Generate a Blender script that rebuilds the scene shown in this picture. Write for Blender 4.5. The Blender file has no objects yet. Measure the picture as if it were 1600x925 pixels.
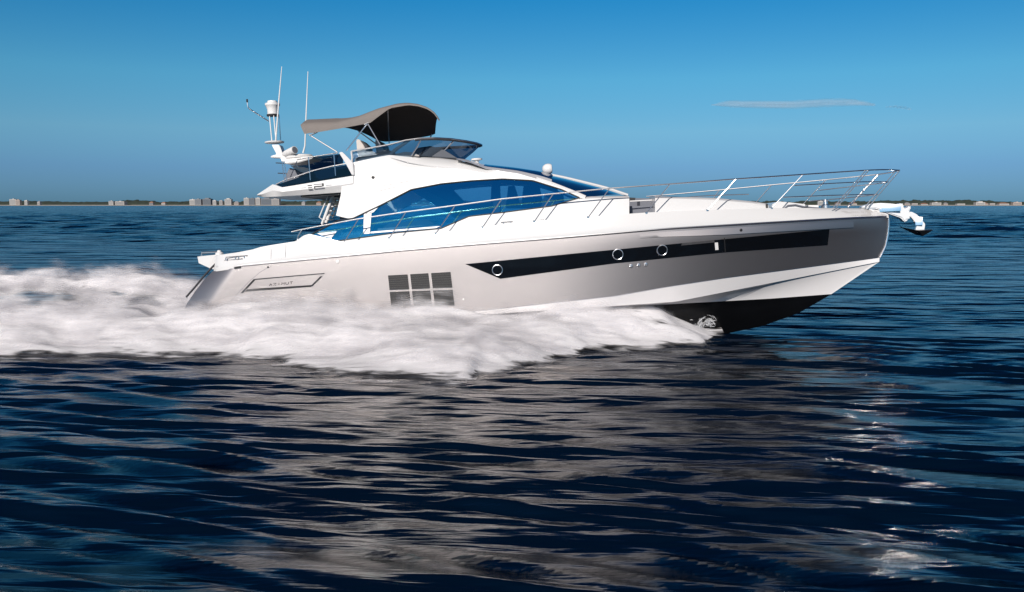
import bpy, bmesh, math, random
import numpy as np
from mathutils import Vector, Matrix, Euler
from mathutils.bvhtree import BVHTree

random.seed(4)
rng = np.random.default_rng(11)
R = math.radians
scene = bpy.context.scene
COL = scene.collection

# ------------------------------------------------------------------ camera
F_PX, HORIZON = 1333.0, 319.6
PITCH = math.atan((462.5 - HORIZON) / F_PX)
YAW = R(4.3)
CAM = Vector((0.0, -27.0, 4.0))
cam_data = bpy.data.cameras.new('camera')
cam_data.lens = 36.0 * F_PX / 1600.0
cam_data.sensor_width = 36.0
cam_data.clip_start, cam_data.clip_end = 0.2, 80000.0
cam = bpy.data.objects.new('camera', cam_data)
COL.objects.link(cam)
cam.location = CAM
cam.rotation_euler = (R(90) - PITCH, 0.0, YAW)
scene.camera = cam
CROT = Euler(cam.rotation_euler).to_matrix()

# ------------------------------------------------------------------ light
SUN_EL, SUN_SIDE = R(27), R(13)          # behind the camera, a little to its left
to_sun = Vector((-math.sin(SUN_SIDE) * math.cos(SUN_EL), -math.cos(SUN_SIDE) * math.cos(SUN_EL), math.sin(SUN_EL)))
sun_data = bpy.data.lights.new('sun', 'SUN')
sun_data.energy, sun_data.angle, sun_data.color = 4.6, R(0.5), (1.0, 0.93, 0.86)
sun = bpy.data.objects.new('sun', sun_data)
COL.objects.link(sun)
sun.rotation_euler = (-to_sun).to_track_quat('-Z', 'Y').to_euler()

world = bpy.data.worlds.new('World')
scene.world = world
world.use_nodes = True
wn, wl = world.node_tree.nodes, world.node_tree.links
sky = wn.new('ShaderNodeTexSky')
sky.sky_type = 'NISHITA'
sky.sun_disc = False
sky.sun_elevation = SUN_EL
sky.sun_rotation = math.atan2(to_sun.x, to_sun.y)
sky.altitude = 3000.0
sky.air_density, sky.dust_density, sky.ozone_density = 0.7, 0.0, 8.0
# clear maritime air: the tint of the sky by height above the horizon
tc_, sx_, rp_, mul_ = wn.new('ShaderNodeTexCoord'), wn.new('ShaderNodeSeparateXYZ'), wn.new('ShaderNodeValToRGB'), wn.new('ShaderNodeMix')
mul_.data_type, mul_.blend_type = 'RGBA', 'MULTIPLY'
mul_.inputs[0].default_value = 1.0
wl.new(tc_.outputs['Generated'], sx_.inputs[0]); wl.new(sx_.outputs['Z'], rp_.inputs[0])
cr = rp_.color_ramp
for k, (p, c) in enumerate(((0.0, (.28, .39, .43)), (.041, (.74, .80, .72)), (.082, (1.3, 1.4, .95)), (.14, (1.15, 1.85, 1.25)), (.235, (.28, 1.72, 1.52)), (.31, (.12, .75, .95)), (.43, (.04, .28, .52)), (1.0, (.04, .18, .36)))):
    e = cr.elements[k] if k < 2 else cr.elements.new(p)
    if k == 1: e = cr.elements[1]
    e.position = p; e.color = (*c, 1)
wl.new(sky.outputs[0], mul_.inputs[6]); wl.new(rp_.outputs[0], mul_.inputs[7])
wl.new(mul_.outputs[2], wn['Background'].inputs[0])
wn['Background'].inputs[1].default_value = 0.075

vs = scene.view_settings
vs.view_transform, vs.look, vs.gamma, vs.exposure = 'Standard', 'None', 1.0, 0.0
vs.use_curve_mapping = False
cy = scene.cycles
cy.use_denoising = True
cy.max_bounces, cy.transparent_max_bounces, cy.volume_bounces = 8, 48, 1
cy.sample_clamp_indirect = 30.0
cy.caustics_reflective = cy.caustics_refractive = False

# ------------------------------------------------------------------ helpers
def mat(name, color=(0.5, 0.5, 0.5), rough=0.5, metal=0.0, coat=0.0, spec=0.5):
    m = bpy.data.materials.new(name)
    m.use_nodes = True
    b = m.node_tree.nodes['Principled BSDF']
    b.inputs['Base Color'].default_value = (*color, 1)
    b.inputs['Roughness'].default_value = rough
    b.inputs['Metallic'].default_value = metal
    b.inputs['Coat Weight'].default_value = coat
    b.inputs['Coat Roughness'].default_value = 0.06
    b.inputs['Specular IOR Level'].default_value = spec
    return m

def vary(m, scale=(1, 1, 1), freq=3.0, amount=0.1, bump=0.0, detail=3.0):
    """gentle procedural unevenness of colour and relief"""
    n, l = m.node_tree.nodes, m.node_tree.links
    b = n['Principled BSDF']
    tc, mp, nz = n.new('ShaderNodeTexCoord'), n.new('ShaderNodeMapping'), n.new('ShaderNodeTexNoise')
    mp.inputs['Scale'].default_value = scale
    nz.inputs['Scale'].default_value = freq
    nz.inputs['Detail'].default_value = detail
    l.new(tc.outputs['Object'], mp.inputs[0]); l.new(mp.outputs[0], nz.inputs['Vector'])
    mx = n.new('ShaderNodeMix'); mx.data_type = 'RGBA'
    c = b.inputs['Base Color'].default_value
    mx.inputs[6].default_value = (*[v * (1 - amount) for v in c[:3]], 1)
    mx.inputs[7].default_value = (*[min(1, v * (1 + amount)) for v in c[:3]], 1)
    l.new(nz.outputs['Fac'], mx.inputs[0]); l.new(mx.outputs[2], b.inputs['Base Color'])
    if bump:
        bp = n.new('ShaderNodeBump'); bp.inputs['Strength'].default_value = bump; bp.inputs['Distance'].default_value = 0.02
        l.new(nz.outputs['Fac'], bp.inputs['Height']); l.new(bp.outputs[0], b.inputs['Normal'])
    return m

def glass(name, tint, mirror, fac, rough=0.02):
    """thin tinted pane: looks through in its tint and mirrors in a coating colour"""
    m = bpy.data.materials.new(name); m.use_nodes = True
    n, l = m.node_tree.nodes, m.node_tree.links
    n.remove(n['Principled BSDF'])
    t, g, mx, fr = n.new('ShaderNodeBsdfTransparent'), n.new('ShaderNodeBsdfGlossy'), n.new('ShaderNodeMixShader'), n.new('ShaderNodeLayerWeight')
    t.inputs[0].default_value = (*tint, 1)
    g.inputs[0].default_value = (*mirror, 1); g.inputs['Roughness'].default_value = rough
    fr.inputs['Blend'].default_value = fac
    mr = n.new('ShaderNodeMapRange'); mr.inputs['To Min'].default_value = fac; mr.inputs['To Max'].default_value = 1.0
    l.new(fr.outputs['Facing'], mr.inputs['Value'])
    l.new(mr.outputs[0], mx.inputs[0]); l.new(t.outputs[0], mx.inputs[1]); l.new(g.outputs[0], mx.inputs[2])
    l.new(mx.outputs[0], n['Material Output'].inputs[0])
    return m

def link(name, me, m, parent=None):
    o = bpy.data.objects.new(name, me)
    COL.objects.link(o)
    for k in (m if isinstance(m, (list, tuple)) else [m]):
        me.materials.append(k)
    if parent is not None:
        o.parent = parent
    return o

def finish(bm, name, m, parent=None, smooth=True, angle=35, recalc=True):
    if recalc:
        bmesh.ops.recalc_face_normals(bm, faces=bm.faces)
    me = bpy.data.meshes.new(name)
    bm.to_mesh(me); bm.free()
    if smooth:
        me.polygons.foreach_set('use_smooth', [True] * len(me.polygons))
        me.set_sharp_from_angle(angle=R(angle))
    return link(name, me, m, parent)

def tag(o, label, cat, group=None, kind=None):
    if label: o['label'] = label
    if cat: o['category'] = cat
    if group: o['group'] = group
    if kind: o['kind'] = kind
    return o

def empty(name, loc=(0, 0, 0)):
    o = bpy.data.objects.new(name, None)
    COL.objects.link(o); o.location = loc
    return o

def add_box(bm, lo, hi):
    v = [bm.verts.new((x, y, z)) for x in (lo[0], hi[0]) for y in (lo[1], hi[1]) for z in (lo[2], hi[2])]
    for f in ((0, 1, 3, 2), (4, 6, 7, 5), (0, 4, 5, 1), (2, 3, 7, 6), (0, 2, 6, 4), (1, 5, 7, 3)):
        bm.faces.new([v[i] for i in f])

def add_tube(bm, pts, r, n=8, cap=True):
    pts = [Vector(p) for p in pts]
    rr = r if isinstance(r, (list, tuple)) else [r] * len(pts)
    rings = []
    up = None
    for i, p in enumerate(pts):
        d = (pts[min(i + 1, len(pts) - 1)] - pts[max(i - 1, 0)]).normalized()
        if up is None:
            up = d.orthogonal().normalized()
        up = (up - d * up.dot(d)).normalized()
        s = d.cross(up)
        rings.append([bm.verts.new(p + (up * math.cos(a) + s * math.sin(a)) * rr[i]) for a in [2 * math.pi * k / n for k in range(n)]])
    for a, b in zip(rings, rings[1:]):
        for k in range(n):
            bm.faces.new((a[k], a[(k + 1) % n], b[(k + 1) % n], b[k]))
    if cap:
        bm.faces.new(rings[0][::-1]); bm.faces.new(rings[-1])

def add_lathe(bm, base, axis, prof, n=20):
    """prof: (distance along axis, radius)"""
    base, axis = Vector(base), Vector(axis).normalized()
    u = axis.orthogonal().normalized(); w = axis.cross(u)
    rings = []
    for h, r in prof:
        rings.append([bm.verts.new(base + axis * h + (u * math.cos(a) + w * math.sin(a)) * max(r, 1e-3)) for a in [2 * math.pi * k / n for k in range(n)]])
    for a, b in zip(rings, rings[1:]):
        for k in range(n):
            bm.faces.new((a[k], a[(k + 1) % n], b[(k + 1) % n], b[k]))
    bm.faces.new(rings[0][::-1]); bm.faces.new(rings[-1])

def add_grid(bm, g, thick=0.0, inward=Vector((0, 1, 0)), mi=0, mb=None):
    """g[i][j] grid of points; thick > 0 closes it into a plate growing towards inward"""
    ni, nj = len(g), len(g[0])
    f = [[bm.verts.new(p) for p in row] for row in g]
    fs = []; nfront = (ni - 1) * (nj - 1)
    for i in range(ni - 1):
        for j in range(nj - 1):
            fs.append((f[i][j], f[i + 1][j], f[i + 1][j + 1], f[i][j + 1]))
    if thick:
        b = [[bm.verts.new(Vector(p) + inward * thick) for p in row] for row in g]
        for i in range(ni - 1):
            for j in range(nj - 1):
                fs.append((b[i][j], b[i][j + 1], b[i + 1][j + 1], b[i + 1][j]))
        for i in range(ni - 1):
            fs.append((f[i][0], b[i][0], b[i + 1][0], f[i + 1][0]))
            fs.append((f[i][-1], f[i + 1][-1], b[i + 1][-1], b[i][-1]))
        for j in range(nj - 1):
            fs.append((f[0][j], f[0][j + 1], b[0][j + 1], b[0][j]))
            fs.append((f[-1][j], b[-1][j], b[-1][j + 1], f[-1][j + 1]))
    for n_, q in enumerate(fs):
        fc = bm.faces.new(q); fc.material_index = mb if (mb is not None and nfront <= n_ < 2 * nfront) else mi

def lerp_tab(tab, x):
    return float(np.interp(x, [t[0] for t in tab], [t[1] for t in tab]))

def sstep(a, b, x):
    t = np.clip((x - a) / (b - a), 0, 1)
    return t * t * (3 - 2 * t)

def resample(poly, n):
    p = np.array(poly, float)
    d = np.r_[0, np.cumsum(np.hypot(*(p[1:] - p[:-1]).T))]
    t = np.linspace(0, d[-1], n)
    return [(float(np.interp(v, d, p[:, 0])), float(np.interp(v, d, p[:, 1]))) for v in t]

def vnoise(x, y, seed=0):
    """smooth value noise on arrays"""
    xi, yi = np.floor(x).astype(np.int64), np.floor(y).astype(np.int64)
    xf, yf = x - xi, y - yi
    xf, yf = xf * xf * xf * (xf * (xf * 6 - 15) + 10), yf * yf * yf * (yf * (yf * 6 - 15) + 10)
    def h(a, b):
        n = (a * 374761393 + b * 668265263 + seed * 974634721) & 0x7fffffff
        n = ((n ^ (n >> 13)) * 1274126177) & 0x7fffffff
        return ((n ^ (n >> 16)) & 0xffff) / 65535.0
    return (h(xi, yi) * (1 - xf) + h(xi + 1, yi) * xf) * (1 - yf) + (h(xi, yi + 1) * (1 - xf) + h(xi + 1, yi + 1) * xf) * yf

def fbm(x, y, o=4, seed=0):
    s, a, t = 0, 1.0, 0
    for k in range(o):
        s = s + a * vnoise(x * 2 ** k + 17.3 * k, y * 2 ** k - 9.1 * k, seed + k); t += a; a *= 0.5
    return s / t

def grid_object(name, V, nx, ny, m, parent=None, keep=None, attrs=None):
    """V: (nx*ny,3) array, row-major in y then x"""
    idx = np.arange(nx * ny).reshape(ny, nx)
    q = np.stack([idx[:-1, :-1], idx[:-1, 1:], idx[1:, 1:], idx[1:, :-1]], -1).reshape(-1, 4)
    if keep is not None:
        q = q[keep.reshape(-1)[q].any(1)]
        used = np.unique(q); rem = np.full(nx * ny, -1); rem[used] = np.arange(len(used))
        q = rem[q]; V = V[used]
        attrs = {k: a.reshape(-1)[used] for k, a in (attrs or {}).items()}
    me = bpy.data.meshes.new(name)
    me.vertices.add(len(V)); me.vertices.foreach_set('co', V.astype(np.float32).ravel())
    me.loops.add(q.size); me.loops.foreach_set('vertex_index', q.astype(np.int32).ravel())
    me.polygons.add(len(q)); me.polygons.foreach_set('loop_start', np.arange(0, q.size, 4, dtype=np.int32))
    me.polygons.foreach_set('use_smooth', np.ones(len(q), bool))
    for k, a in (attrs or {}).items():
        at = me.attributes.new(k, 'FLOAT', 'POINT'); at.data.foreach_set('value', a.astype(np.float32).ravel())
    me.update(calc_edges=True)
    return link(name, me, m, parent)

# ------------------------------------------------------------------ the boat's frame and measuring helpers
TRIM, ROLL = R(3.2), R(-1.8)
BOAT = Euler((ROLL, 0, 0)).to_matrix().to_4x4() @ Euler((0, -TRIM, 0)).to_matrix().to_4x4()
BINV = BOAT.inverted()
CL = BINV @ CAM

def ray(px, py):
    return (CROT @ Vector((px - 800.0, -(py - 462.5), -F_PX))).normalized()

def P(px, py, y):
    """survey point -> the boat's own coordinates, at lateral offset y from its centreline"""
    d = BINV.to_3x3() @ ray(px, py)
    return CL + d * ((y - CL.y) / d.y)

def G(px, py, z=0.0):
    d = ray(px, py)
    return CAM + d * ((z - CAM.z) / d.z)

def W(px, py, y):
    d = ray(px, py)
    return CAM + d * ((y - CAM.y) / d.y)

# ------------------------------------------------------------------ materials
M = {}
M['champagne'] = mat('champagne metallic paint', (0.48, 0.442, 0.434), 0.48, 1.0, 0.04)
vary(M['champagne'], (1, 1, 1), 1.3, 0.03)
M['gelcoat'] = vary(mat('white gelcoat', (0.70, 0.695, 0.69), 0.25, 0, 0.25), (1, 1, 1), 0.8, 0.015)
M['boot'] = vary(mat('white lower topside', (0.90, 0.875, 0.87), 0.3, 0, 0.2), (1, 1, 1), 1.0, 0.03)
M['antifoul'] = vary(mat('black antifouling', (0.003, 0.0033, 0.0042), 0.4, 0, 0, 0.25), (0.3, 1, 1), 4.0, 0.4)
M['steel'] = mat('polished stainless', (0.82, 0.82, 0.83), 0.30, 1.0)
M['bright_steel'] = mat('satin anchor steel', (0.95, 0.94, 0.93), 0.22, 0.2)
M['mirror_steel'] = mat('mirror stainless', (0.92, 0.92, 0.92), 0.155, 1.0)
M['dark_steel'] = vary(mat('dark cast steel', (0.06, 0.065, 0.075), 0.45, 0.7), (1, 1, 1), 6, 0.3)
M['black_glass'] = mat('black hull glass', (0.004, 0.005, 0.007), 0.05, 0, 0.0, 0.45)
M['rubber'] = mat('dark rubber', (0.03, 0.03, 0.034), 0.6)
M['louvre'] = mat('dark louvre', (0.022, 0.022, 0.024), 0.6, 0, 0, 0.3)
M['deck'] = vary(mat('pale grey nonskid deck', (0.50, 0.49, 0.48), 0.65), (1, 1, 1), 9, 0.06)
M['blue_glass'] = glass('blue saloon glass', (0.55, 0.86, 0.97), (0.34, 0.98, 1.0), 0.54)
M['clear_blue_glass'] = glass('light blue glass', (0.72, 0.92, 1.0), (0.3, 0.8, 1.0), 0.14)
M['screen_glass'] = glass('smoked screen glass', (0.26, 0.36, 0.46), (0.5, 0.6, 0.7), 0.10)
M['dark_glass'] = glass('dark smoked glass', (0.10, 0.15, 0.22), (0.35, 0.45, 0.55), 0.08)
M['roof_glass'] = mat('blue windscreen glass', (0.004, 0.035, 0.10), 0.05, 0, 0, 0.6)
M['canvas'] = vary(mat('taupe canvas', (0.21, 0.187, 0.173), 0.85), (1, 1, 1), 5, 0.06, 0.15)
M['canvas_shade'] = vary(mat('charcoal shaded canvas', (0.055, 0.052, 0.052), 0.9), (1, 1, 1), 5, 0.1)  # canopy underside: its shade deepened by a darker canvas colour
M['upholstery'] = vary(mat('cream upholstery', (0.62, 0.57, 0.53), 0.75), (1, 1, 1), 6, 0.05)
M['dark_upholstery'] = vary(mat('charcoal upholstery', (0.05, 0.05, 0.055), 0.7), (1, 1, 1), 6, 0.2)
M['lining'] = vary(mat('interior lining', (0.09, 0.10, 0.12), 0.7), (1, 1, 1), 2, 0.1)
M['plastic'] = vary(mat('white plastic', (0.78, 0.77, 0.76), 0.4), (1, 1, 1), 3, 0.03)
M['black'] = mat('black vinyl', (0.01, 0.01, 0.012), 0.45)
M['grey'] = vary(mat('grey shade cloth', (0.15, 0.16, 0.19), 0.7), (1, 1, 1), 5, 0.1)
M['sand'] = vary(mat('beach sand', (0.45, 0.41, 0.35), 0.9), (1, 1, 1), 0.02, 0.15)
M['woods'] = vary(mat('coastal woods', (0.035, 0.05, 0.035), 0.9), (1, 1, 1), 0.05, 0.5, 0, 6)
for i, c in enumerate([(0.50, 0.475, 0.45), (0.42, 0.39, 0.37), (0.26, 0.26, 0.27), (0.46, 0.38, 0.33), (0.17, 0.18, 0.20)]):
    M['wall%d' % i] = vary(mat('render wall tone %d' % i, c, 0.8), (1, 1, 1), 0.1, 0.06)
M['tower_glass'] = mat('tinted tower glazing', (0.05, 0.07, 0.09), 0.1, 0, 0, 0.6)
M['tile'] = vary(mat('terracotta roof', (0.30, 0.17, 0.12), 0.8), (1, 1, 1), 0.3, 0.15)

# ------------------------------------------------------------------ water
def water_material():
    m = bpy.data.materials.new('sea water'); m.use_nodes = True
    n, l = m.node_tree.nodes, m.node_tree.links
    b = n['Principled BSDF']
    b.inputs['Base Color'].default_value = (0.0005, 0.0052, 0.0155, 1)
    b.inputs['Roughness'].default_value = 0.16
    b.inputs['Specular IOR Level'].default_value = 0.48
    b.inputs['IOR'].default_value = 1.333
    tc = n.new('ShaderNodeTexCoord')
    prev = None
    for sc, fr, st, dist, rot in (((0.18, 0.75, 1), 0.6, 1.0, 1.1, -5), ((0.14, 1.0, 1), 2.2, 0.8, 0.12, 7), ((0.11, 1.0, 1), 9.0, 0.6, 0.022, -12)):
        mp, nz, bp = n.new('ShaderNodeMapping'), n.new('ShaderNodeTexNoise'), n.new('ShaderNodeBump')
        mp.inputs['Scale'].default_value = sc
        mp.inputs['Rotation'].default_value = (0, 0, R(rot))
        nz.inputs['Scale'].default_value = fr; nz.inputs['Detail'].default_value = 3.0
        bp.inputs['Strength'].default_value = st; bp.inputs['Distance'].default_value = dist
        l.new(tc.outputs['Object'], mp.inputs[0]); l.new(mp.outputs[0], nz.inputs['Vector'])
        l.new(nz.outputs['Fac'], bp.inputs['Height'])
        if prev: l.new(prev.outputs[0], bp.inputs['Normal'])
        prev = bp
    l.new(prev.outputs[0], b.inputs['Normal'])
    return m
M['water'] = water_material()

WAVES = []
def add_waves(n, lo, hi, slope, spread, far):
    for k in range(n):
        lam = lo * (hi / lo) ** rng.random()
        th = R(90 - (9 if far else 15)) + rng.normal() * R(spread)
        WAVES.append((2 * math.pi / lam * math.cos(th), 2 * math.pi / lam * math.sin(th), slope * lam / (2 * math.pi), rng.random() * 6.283, lam / abs(math.sin(th)), far))
add_waves(90, 0.26, 1.0, 0.026, 8, 0)
add_waves(40, 1.0, 3.5, 0.010, 9, 0)
add_waves(60, 1.6, 14.0, 0.036, 17, 1)      # the longer chop that carries the relief into the distance

def build_water():
    d, ys = 3.0, []
    while d < 1800: ys.append(d); d += max(0.025, 0.0056 * d)
    while d < 12000: ys.append(d); d *= 1.06
    back, s, d = [], 1.0, 2.0
    while d > -5000: back.append(d); d -= s; s *= 1.35
    ds = np.array(back[::-1] + ys)
    u, s, x = [], 0.006, 1.0
    while x < 120: x += s; s *= 1.17; u.append(x)
    us = np.array([-e for e in u[::-1]] + list(np.linspace(-1, 1, 481)) + u)
    half = np.maximum(24.0, 0.86 * np.clip(ds, 0, None))
    U, D = np.meshgrid(us, ds)
    X, Y = U * half[:, None], D + CAM.y
    dy = np.gradient(ds)[:, None]; dx = np.gradient(us)[None, :] * half[:, None]
    Z = np.zeros_like(X)
    gust = 0.62 + 0.85 * fbm(X / 16.0, Y / 5.0, 3, 40)           # patches of stronger and weaker chop
    swell = sstep(32, 190, D)
    for kx, ky, a, ph, lamy, far in WAVES:
        w = np.clip((lamy / dy - 3) / 3, 0, 1) * np.clip((2 * math.pi / (abs(kx) + 1e-3) / dx - 3) / 3, 0, 1)
        Z += w * a * np.sin(kx * X + ky * Y + ph) * (swell if far else 1.0)
    Z *= gust * (1 - sstep(1500, 2700, D))
    o = grid_object('sea', np.stack([X, Y, Z], -1).reshape(-1, 3), len(us), len(ds), M['water'])
    tag(o, 'deep blue rippled sea', 'water', kind='structure')
build_water()

# ------------------------------------------------------------------ YACHT
yacht = empty('motor_yacht')
yacht.matrix_world = BOAT
tag(yacht, 'champagne and white flybridge motor yacht planing across the blue sea', 'yacht')

SHEER = [(332, 424), (366, 419), (377, 417), (620, 394), (720, 385.5), (880, 373), (1040, 359.5), (1200, 350), (1300, 344.5), (1389, 340)]
K1 = [(264, 535), (500, 512), (700, 490), (760, 484), (960, 462), (1040, 448), (1132, 434), (1374, 402.5)]
CHINE = [(262, 548), (700, 495), (960, 478), (1055, 471.5), (1374, 409)]
K2 = [(262, 551), (700, 498), (960, 480.5), (1032, 476), (1204, 466.6), (1299, 459.5)]
KEEL = [(262, 640), (700, 590), (1000, 550), (1121, 524), (1190, 510), (1247, 489.6), (1285, 468), (1299, 459.7)]
def bs(px):
    t = np.clip((px - 880) / (1389 - 880.0), 0, 1)
    return 2.45 * max(0.0, 1 - t ** 2.6) ** 0.84
def bk(px):
    t = np.clip((px - 840) / (1376 - 840.0), 0, 1)
    return 2.38 * (1 - t ** 2.05)
def bc(px):
    t = np.clip((px - 760) / (1374 - 760.0), 0, 1)
    return 2.26 * (1 - t ** 1.8)
def b2(px):
    t = np.clip((px - 600) / (1299 - 600.0), 0, 1)
    return 2.0 * (1 - t ** 1.6)
STERN = [(332, 424), (321, 435), (310, 448), (300, 462), (292, 474), (264, 535)]      # sloping stern edge
STEM = [(1389, 340), (1388.6, 352), (1387.5, 366), (1383.5, 385), (1374, 402.5)]

def hull_rows(n=120):
    ss = np.r_[np.linspace(0, 0.05, 12)[:-1], np.linspace(0.05, 0.9, n)[:-1], np.linspace(0.9, 1, 24)]
    def rnd(s):                                            # rounded stern quarter
        u = min(1.0, s / 0.035)
        return 0.40 * (1 - u) ** 1.5
    rows = []
    st, em = np.array(STERN), np.array(STEM)
    def frac(tab, f):
        d = np.r_[0, np.cumsum(np.hypot(*(tab[1:] - tab[:-1]).T))]; d /= d[-1]
        return np.interp(f, d, tab[:, 0]), np.interp(f, d, tab[:, 1])
    for f in (0.0, 0.15, 0.32, 0.5, 0.68, 0.85, 1.0):
        x0, y0 = frac(st, f); x1, y1 = frac(em, f)
        row = []
        for s in ss:
            px = x0 + (x1 - x0) * s
            t0, t1 = lerp_tab(SHEER, max(px, 332)), lerp_tab(K1, px)
            py = t0 + (t1 - t0) * f
            w0 = (1 - s / 0.06) if s < 0.06 else 0; w1 = (s - 0.94) / 0.06 if s > 0.94 else 0
            py += w0 * (y0 - (lerp_tab(SHEER, max(x0, 332)) * (1 - f) + lerp_tab(K1, x0) * f)) + w1 * (y1 - (lerp_tab(SHEER, x1) * (1 - f) + lerp_tab(K1, x1) * f))
            B0, B1 = bs(px), bk(px)
            g = 0.0 if f <= 0.15 else (f - 0.15) / 0.85
            b = B0 + (B1 - B0) * (g ** 0.9)
            if s == 1: b = 0.0
            row.append(P(px, py, -max(0.0, b - rnd(s))))
        rows.append(row)
    def line(tab, bf, x0, x1, dz=0.0, yo=0.0):
        row = []
        for s in ss:
            px = x0 + (x1 - x0) * s
            b = 0.0 if s == 1 else bf(px) + yo
            row.append(P(px, lerp_tab(tab, px), -max(0.0, b - rnd(s))))
        return row
    rows.append(line(K1, bk, 264, 1374.2, yo=-0.035))
    rows.append(line(CHINE, bc, 262, 1374, yo=0.02))
    rows.append(line(CHINE, bc, 262, 1373.6, yo=-0.03))
    r2 = line(K2, b2, 262, 1299)
    rows.append(r2)
    kl = line(KEEL, lambda p: 0.0, 262, 1299)
    for f in (0.3, 0.65):
        rows.append([a.lerp(b, f) + Vector((0, -0.10 * math.sin(f * math.pi) * min(1, abs(a.y)), 0)) for a, b in zip(r2, kl)])
    rows.append(kl)
    return rows

HR = hull_rows()
bm = bmesh.new()
mats_per_gap = [0] * 6 + [1, 1, 1, 1] + [2] * 5
def add_hull(bm, rows, flip):
    vs_ = [[bm.verts.new((p.x, -p.y if flip else p.y, p.z)) for p in r] for r in rows]
    for i in range(len(rows) - 1):
        for j in range(len(rows[0]) - 1):
            f = bm.faces.new((vs_[i][j], vs_[i][j + 1], vs_[i + 1][j + 1], vs_[i + 1][j]))
            f.material_index = mats_per_gap[i]
    return [r[0] for r in vs_]
ea = add_hull(bm, HR, False); eb = add_hull(bm, HR, True)
for i in range(len(ea) - 1):
    f = bm.faces.new((ea[i], ea[i + 1], eb[i + 1], eb[i])); f.material_index = mats_per_gap[i]
bmesh.ops.remove_doubles(bm, verts=bm.verts, dist=0.0015)
bvh = BVHTree.FromBMesh(bm)
finish(bm, 'hull', [M['champagne'], M['boot'], M['antifoul']], yacht, angle=32)

def H(px, py, off=0.0):
    """point on the near hull side, off metres proud of it"""
    d = BINV.to_3x3() @ ray(px, py)
    loc, nor, _, _ = bvh.ray_cast(CL, d)
    if loc is None:
        loc = P(px, py, -bs(px)); nor = Vector((0, -1, 0))
    if nor.dot(d) > 0: nor = -nor
    return loc + nor * off
def HN(px, py):
    d = BINV.to_3x3() @ ray(px, py)
    loc, nor, _, _ = bvh.ray_cast(CL, d)
    if loc is None: return Vector((0, -1, 0))
    return -nor if nor.dot(d) > 0 else nor

def strip(top, bot, nu, nv, fn):
    a, b = resample(top, nu), resample(bot, nu)
    return [[fn(a[i][0] + (b[i][0] - a[i][0]) * j / (nv - 1), a[i][1] + (b[i][1] - a[i][1]) * j / (nv - 1)) for j in range(nv)] for i in range(nu)]

def plate(name, top, bot, m, parent, off=0.006, thick=0.03, nu=20, nv=5, fn=None, mirror=False, smooth=True):
    fn = fn or (lambda x, y: H(x, y, off))
    bm = bmesh.new()
    g = strip(top, bot, nu, nv, fn)
    add_grid(bm, g, thick)
    if mirror:
        add_grid(bm, [[Vector((p.x, -p.y, p.z)) for p in r] for r in g], thick, Vector((0, -1, 0)))
    return finish(bm, name, m, parent, smooth)

# rub rail along the sheer, both sides
def mirror_pts(pts): return [Vector((p[0], -p[1], p[2])) for p in pts]
rail = [P(px, lerp_tab(SHEER, px) - 2.2, -(bs(px) + 0.012)) for px in np.r_[np.linspace(366, 1300, 60), np.linspace(1310, 1388.5, 24)]]
bm = bmesh.new(); add_tube(bm, rail, 0.03, 8); add_tube(bm, mirror_pts(rail), 0.03, 8)
finish(bm, 'rub_rail', M['steel'], yacht)
plate('vent_slot', [(365.5, 416.5), (375.5, 415)], [(365.5, 420), (375.5, 418.5)], M['black'], yacht, fn=lambda x, y: P(x, y, -2.49), nu=3, nv=2)

# bevelled band under the sheer, ending short of the stem
bm = bmesh.new()
g = []
for px in np.linspace(1000, 1333, 40):
    k = sstep(1000, 1120, px)
    g.append([H(px, lerp_tab(SHEER, px) + 2.6 + (7 + 2.5 * k) * v, 0.004 + 0.026 * k * v) for v in (0, .5, 1)] + [H(px, lerp_tab(SHEER, px) + 10.2 + 2.5 * k, 0.002)])
add_grid(bm, g, 0.02)
finish(bm, 'topside_band', M['champagne'], yacht, angle=25)

bm = bmesh.new(); add_tube(bm, [H(x, y, -0.003) for x, y in resample([(424, 415.5), (408, 424), (390, 439), (372, 458), (362, 470)], 16)], 0.007, 5)
finish(bm, 'hull_seam', M['grey'], yacht)

# long black hull window with its portholes
band = plate('hull_window', [(727, 412.6), (900, 395.8), (1100, 376.5), (1296, 358)], [(782, 435.6), (960, 411.6), (1132, 394.4), (1293, 383)], M['black_glass'], yacht, off=0.008, nu=60, nv=8)
def ring(name, px, py, r, tube, m, parent, off=0.012):
    c, nrm = H(px, py, off), HN(px, py)
    u = nrm.orthogonal().normalized(); w = nrm.cross(u)
    bm = bmesh.new()
    pts = [c + (u * math.cos(a) + w * math.sin(a)) * r for a in np.linspace(0, 2 * math.pi, 33)]
    add_tube(bm, pts, tube, 8)
    return finish(bm, name, m, parent)
for px, py in ((777.2, 421.8), (965.4, 397.4), (1034.6, 390.8)):
    ring('porthole', px, py, 0.148, 0.013, M['steel'], band)
plate('window_mullion', [(1131, 371.5), (1132.2, 371.4)], [(1132.5, 394.6), (1133.7, 394.4)], M['louvre'], band, off=0.012, nu=2, nv=4)
plate('reflection_patch', [(1066, 379.6), (1116, 374.8)], [(1064, 383.5), (1116.5, 378.5)], M['dark_upholstery'], band, off=0.011, nu=6, nv=2)  # charcoal plate painted in as a dim reflection on the window
plate('reflection_patch', [(1116.5, 379), (1121.5, 378.5)], [(1117.5, 390.6), (1122.5, 390)], M['plastic'], band, off=0.013, nu=2, nv=3)  # small white patch beside it
for px, py in ((986, 415.7), (997.8, 414.5), (1009, 413.2)):
    bm = bmesh.new(); c, nn = H(px, py, 0.0), HN(px, py)
    add_lathe(bm, c, nn, [(0, 0.05), (0.015, 0.05), (0.02, 0.03), (0.012, 0.02)], 14)
    finish(bm, 'drain_outlet', M['steel'], yacht)
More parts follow.
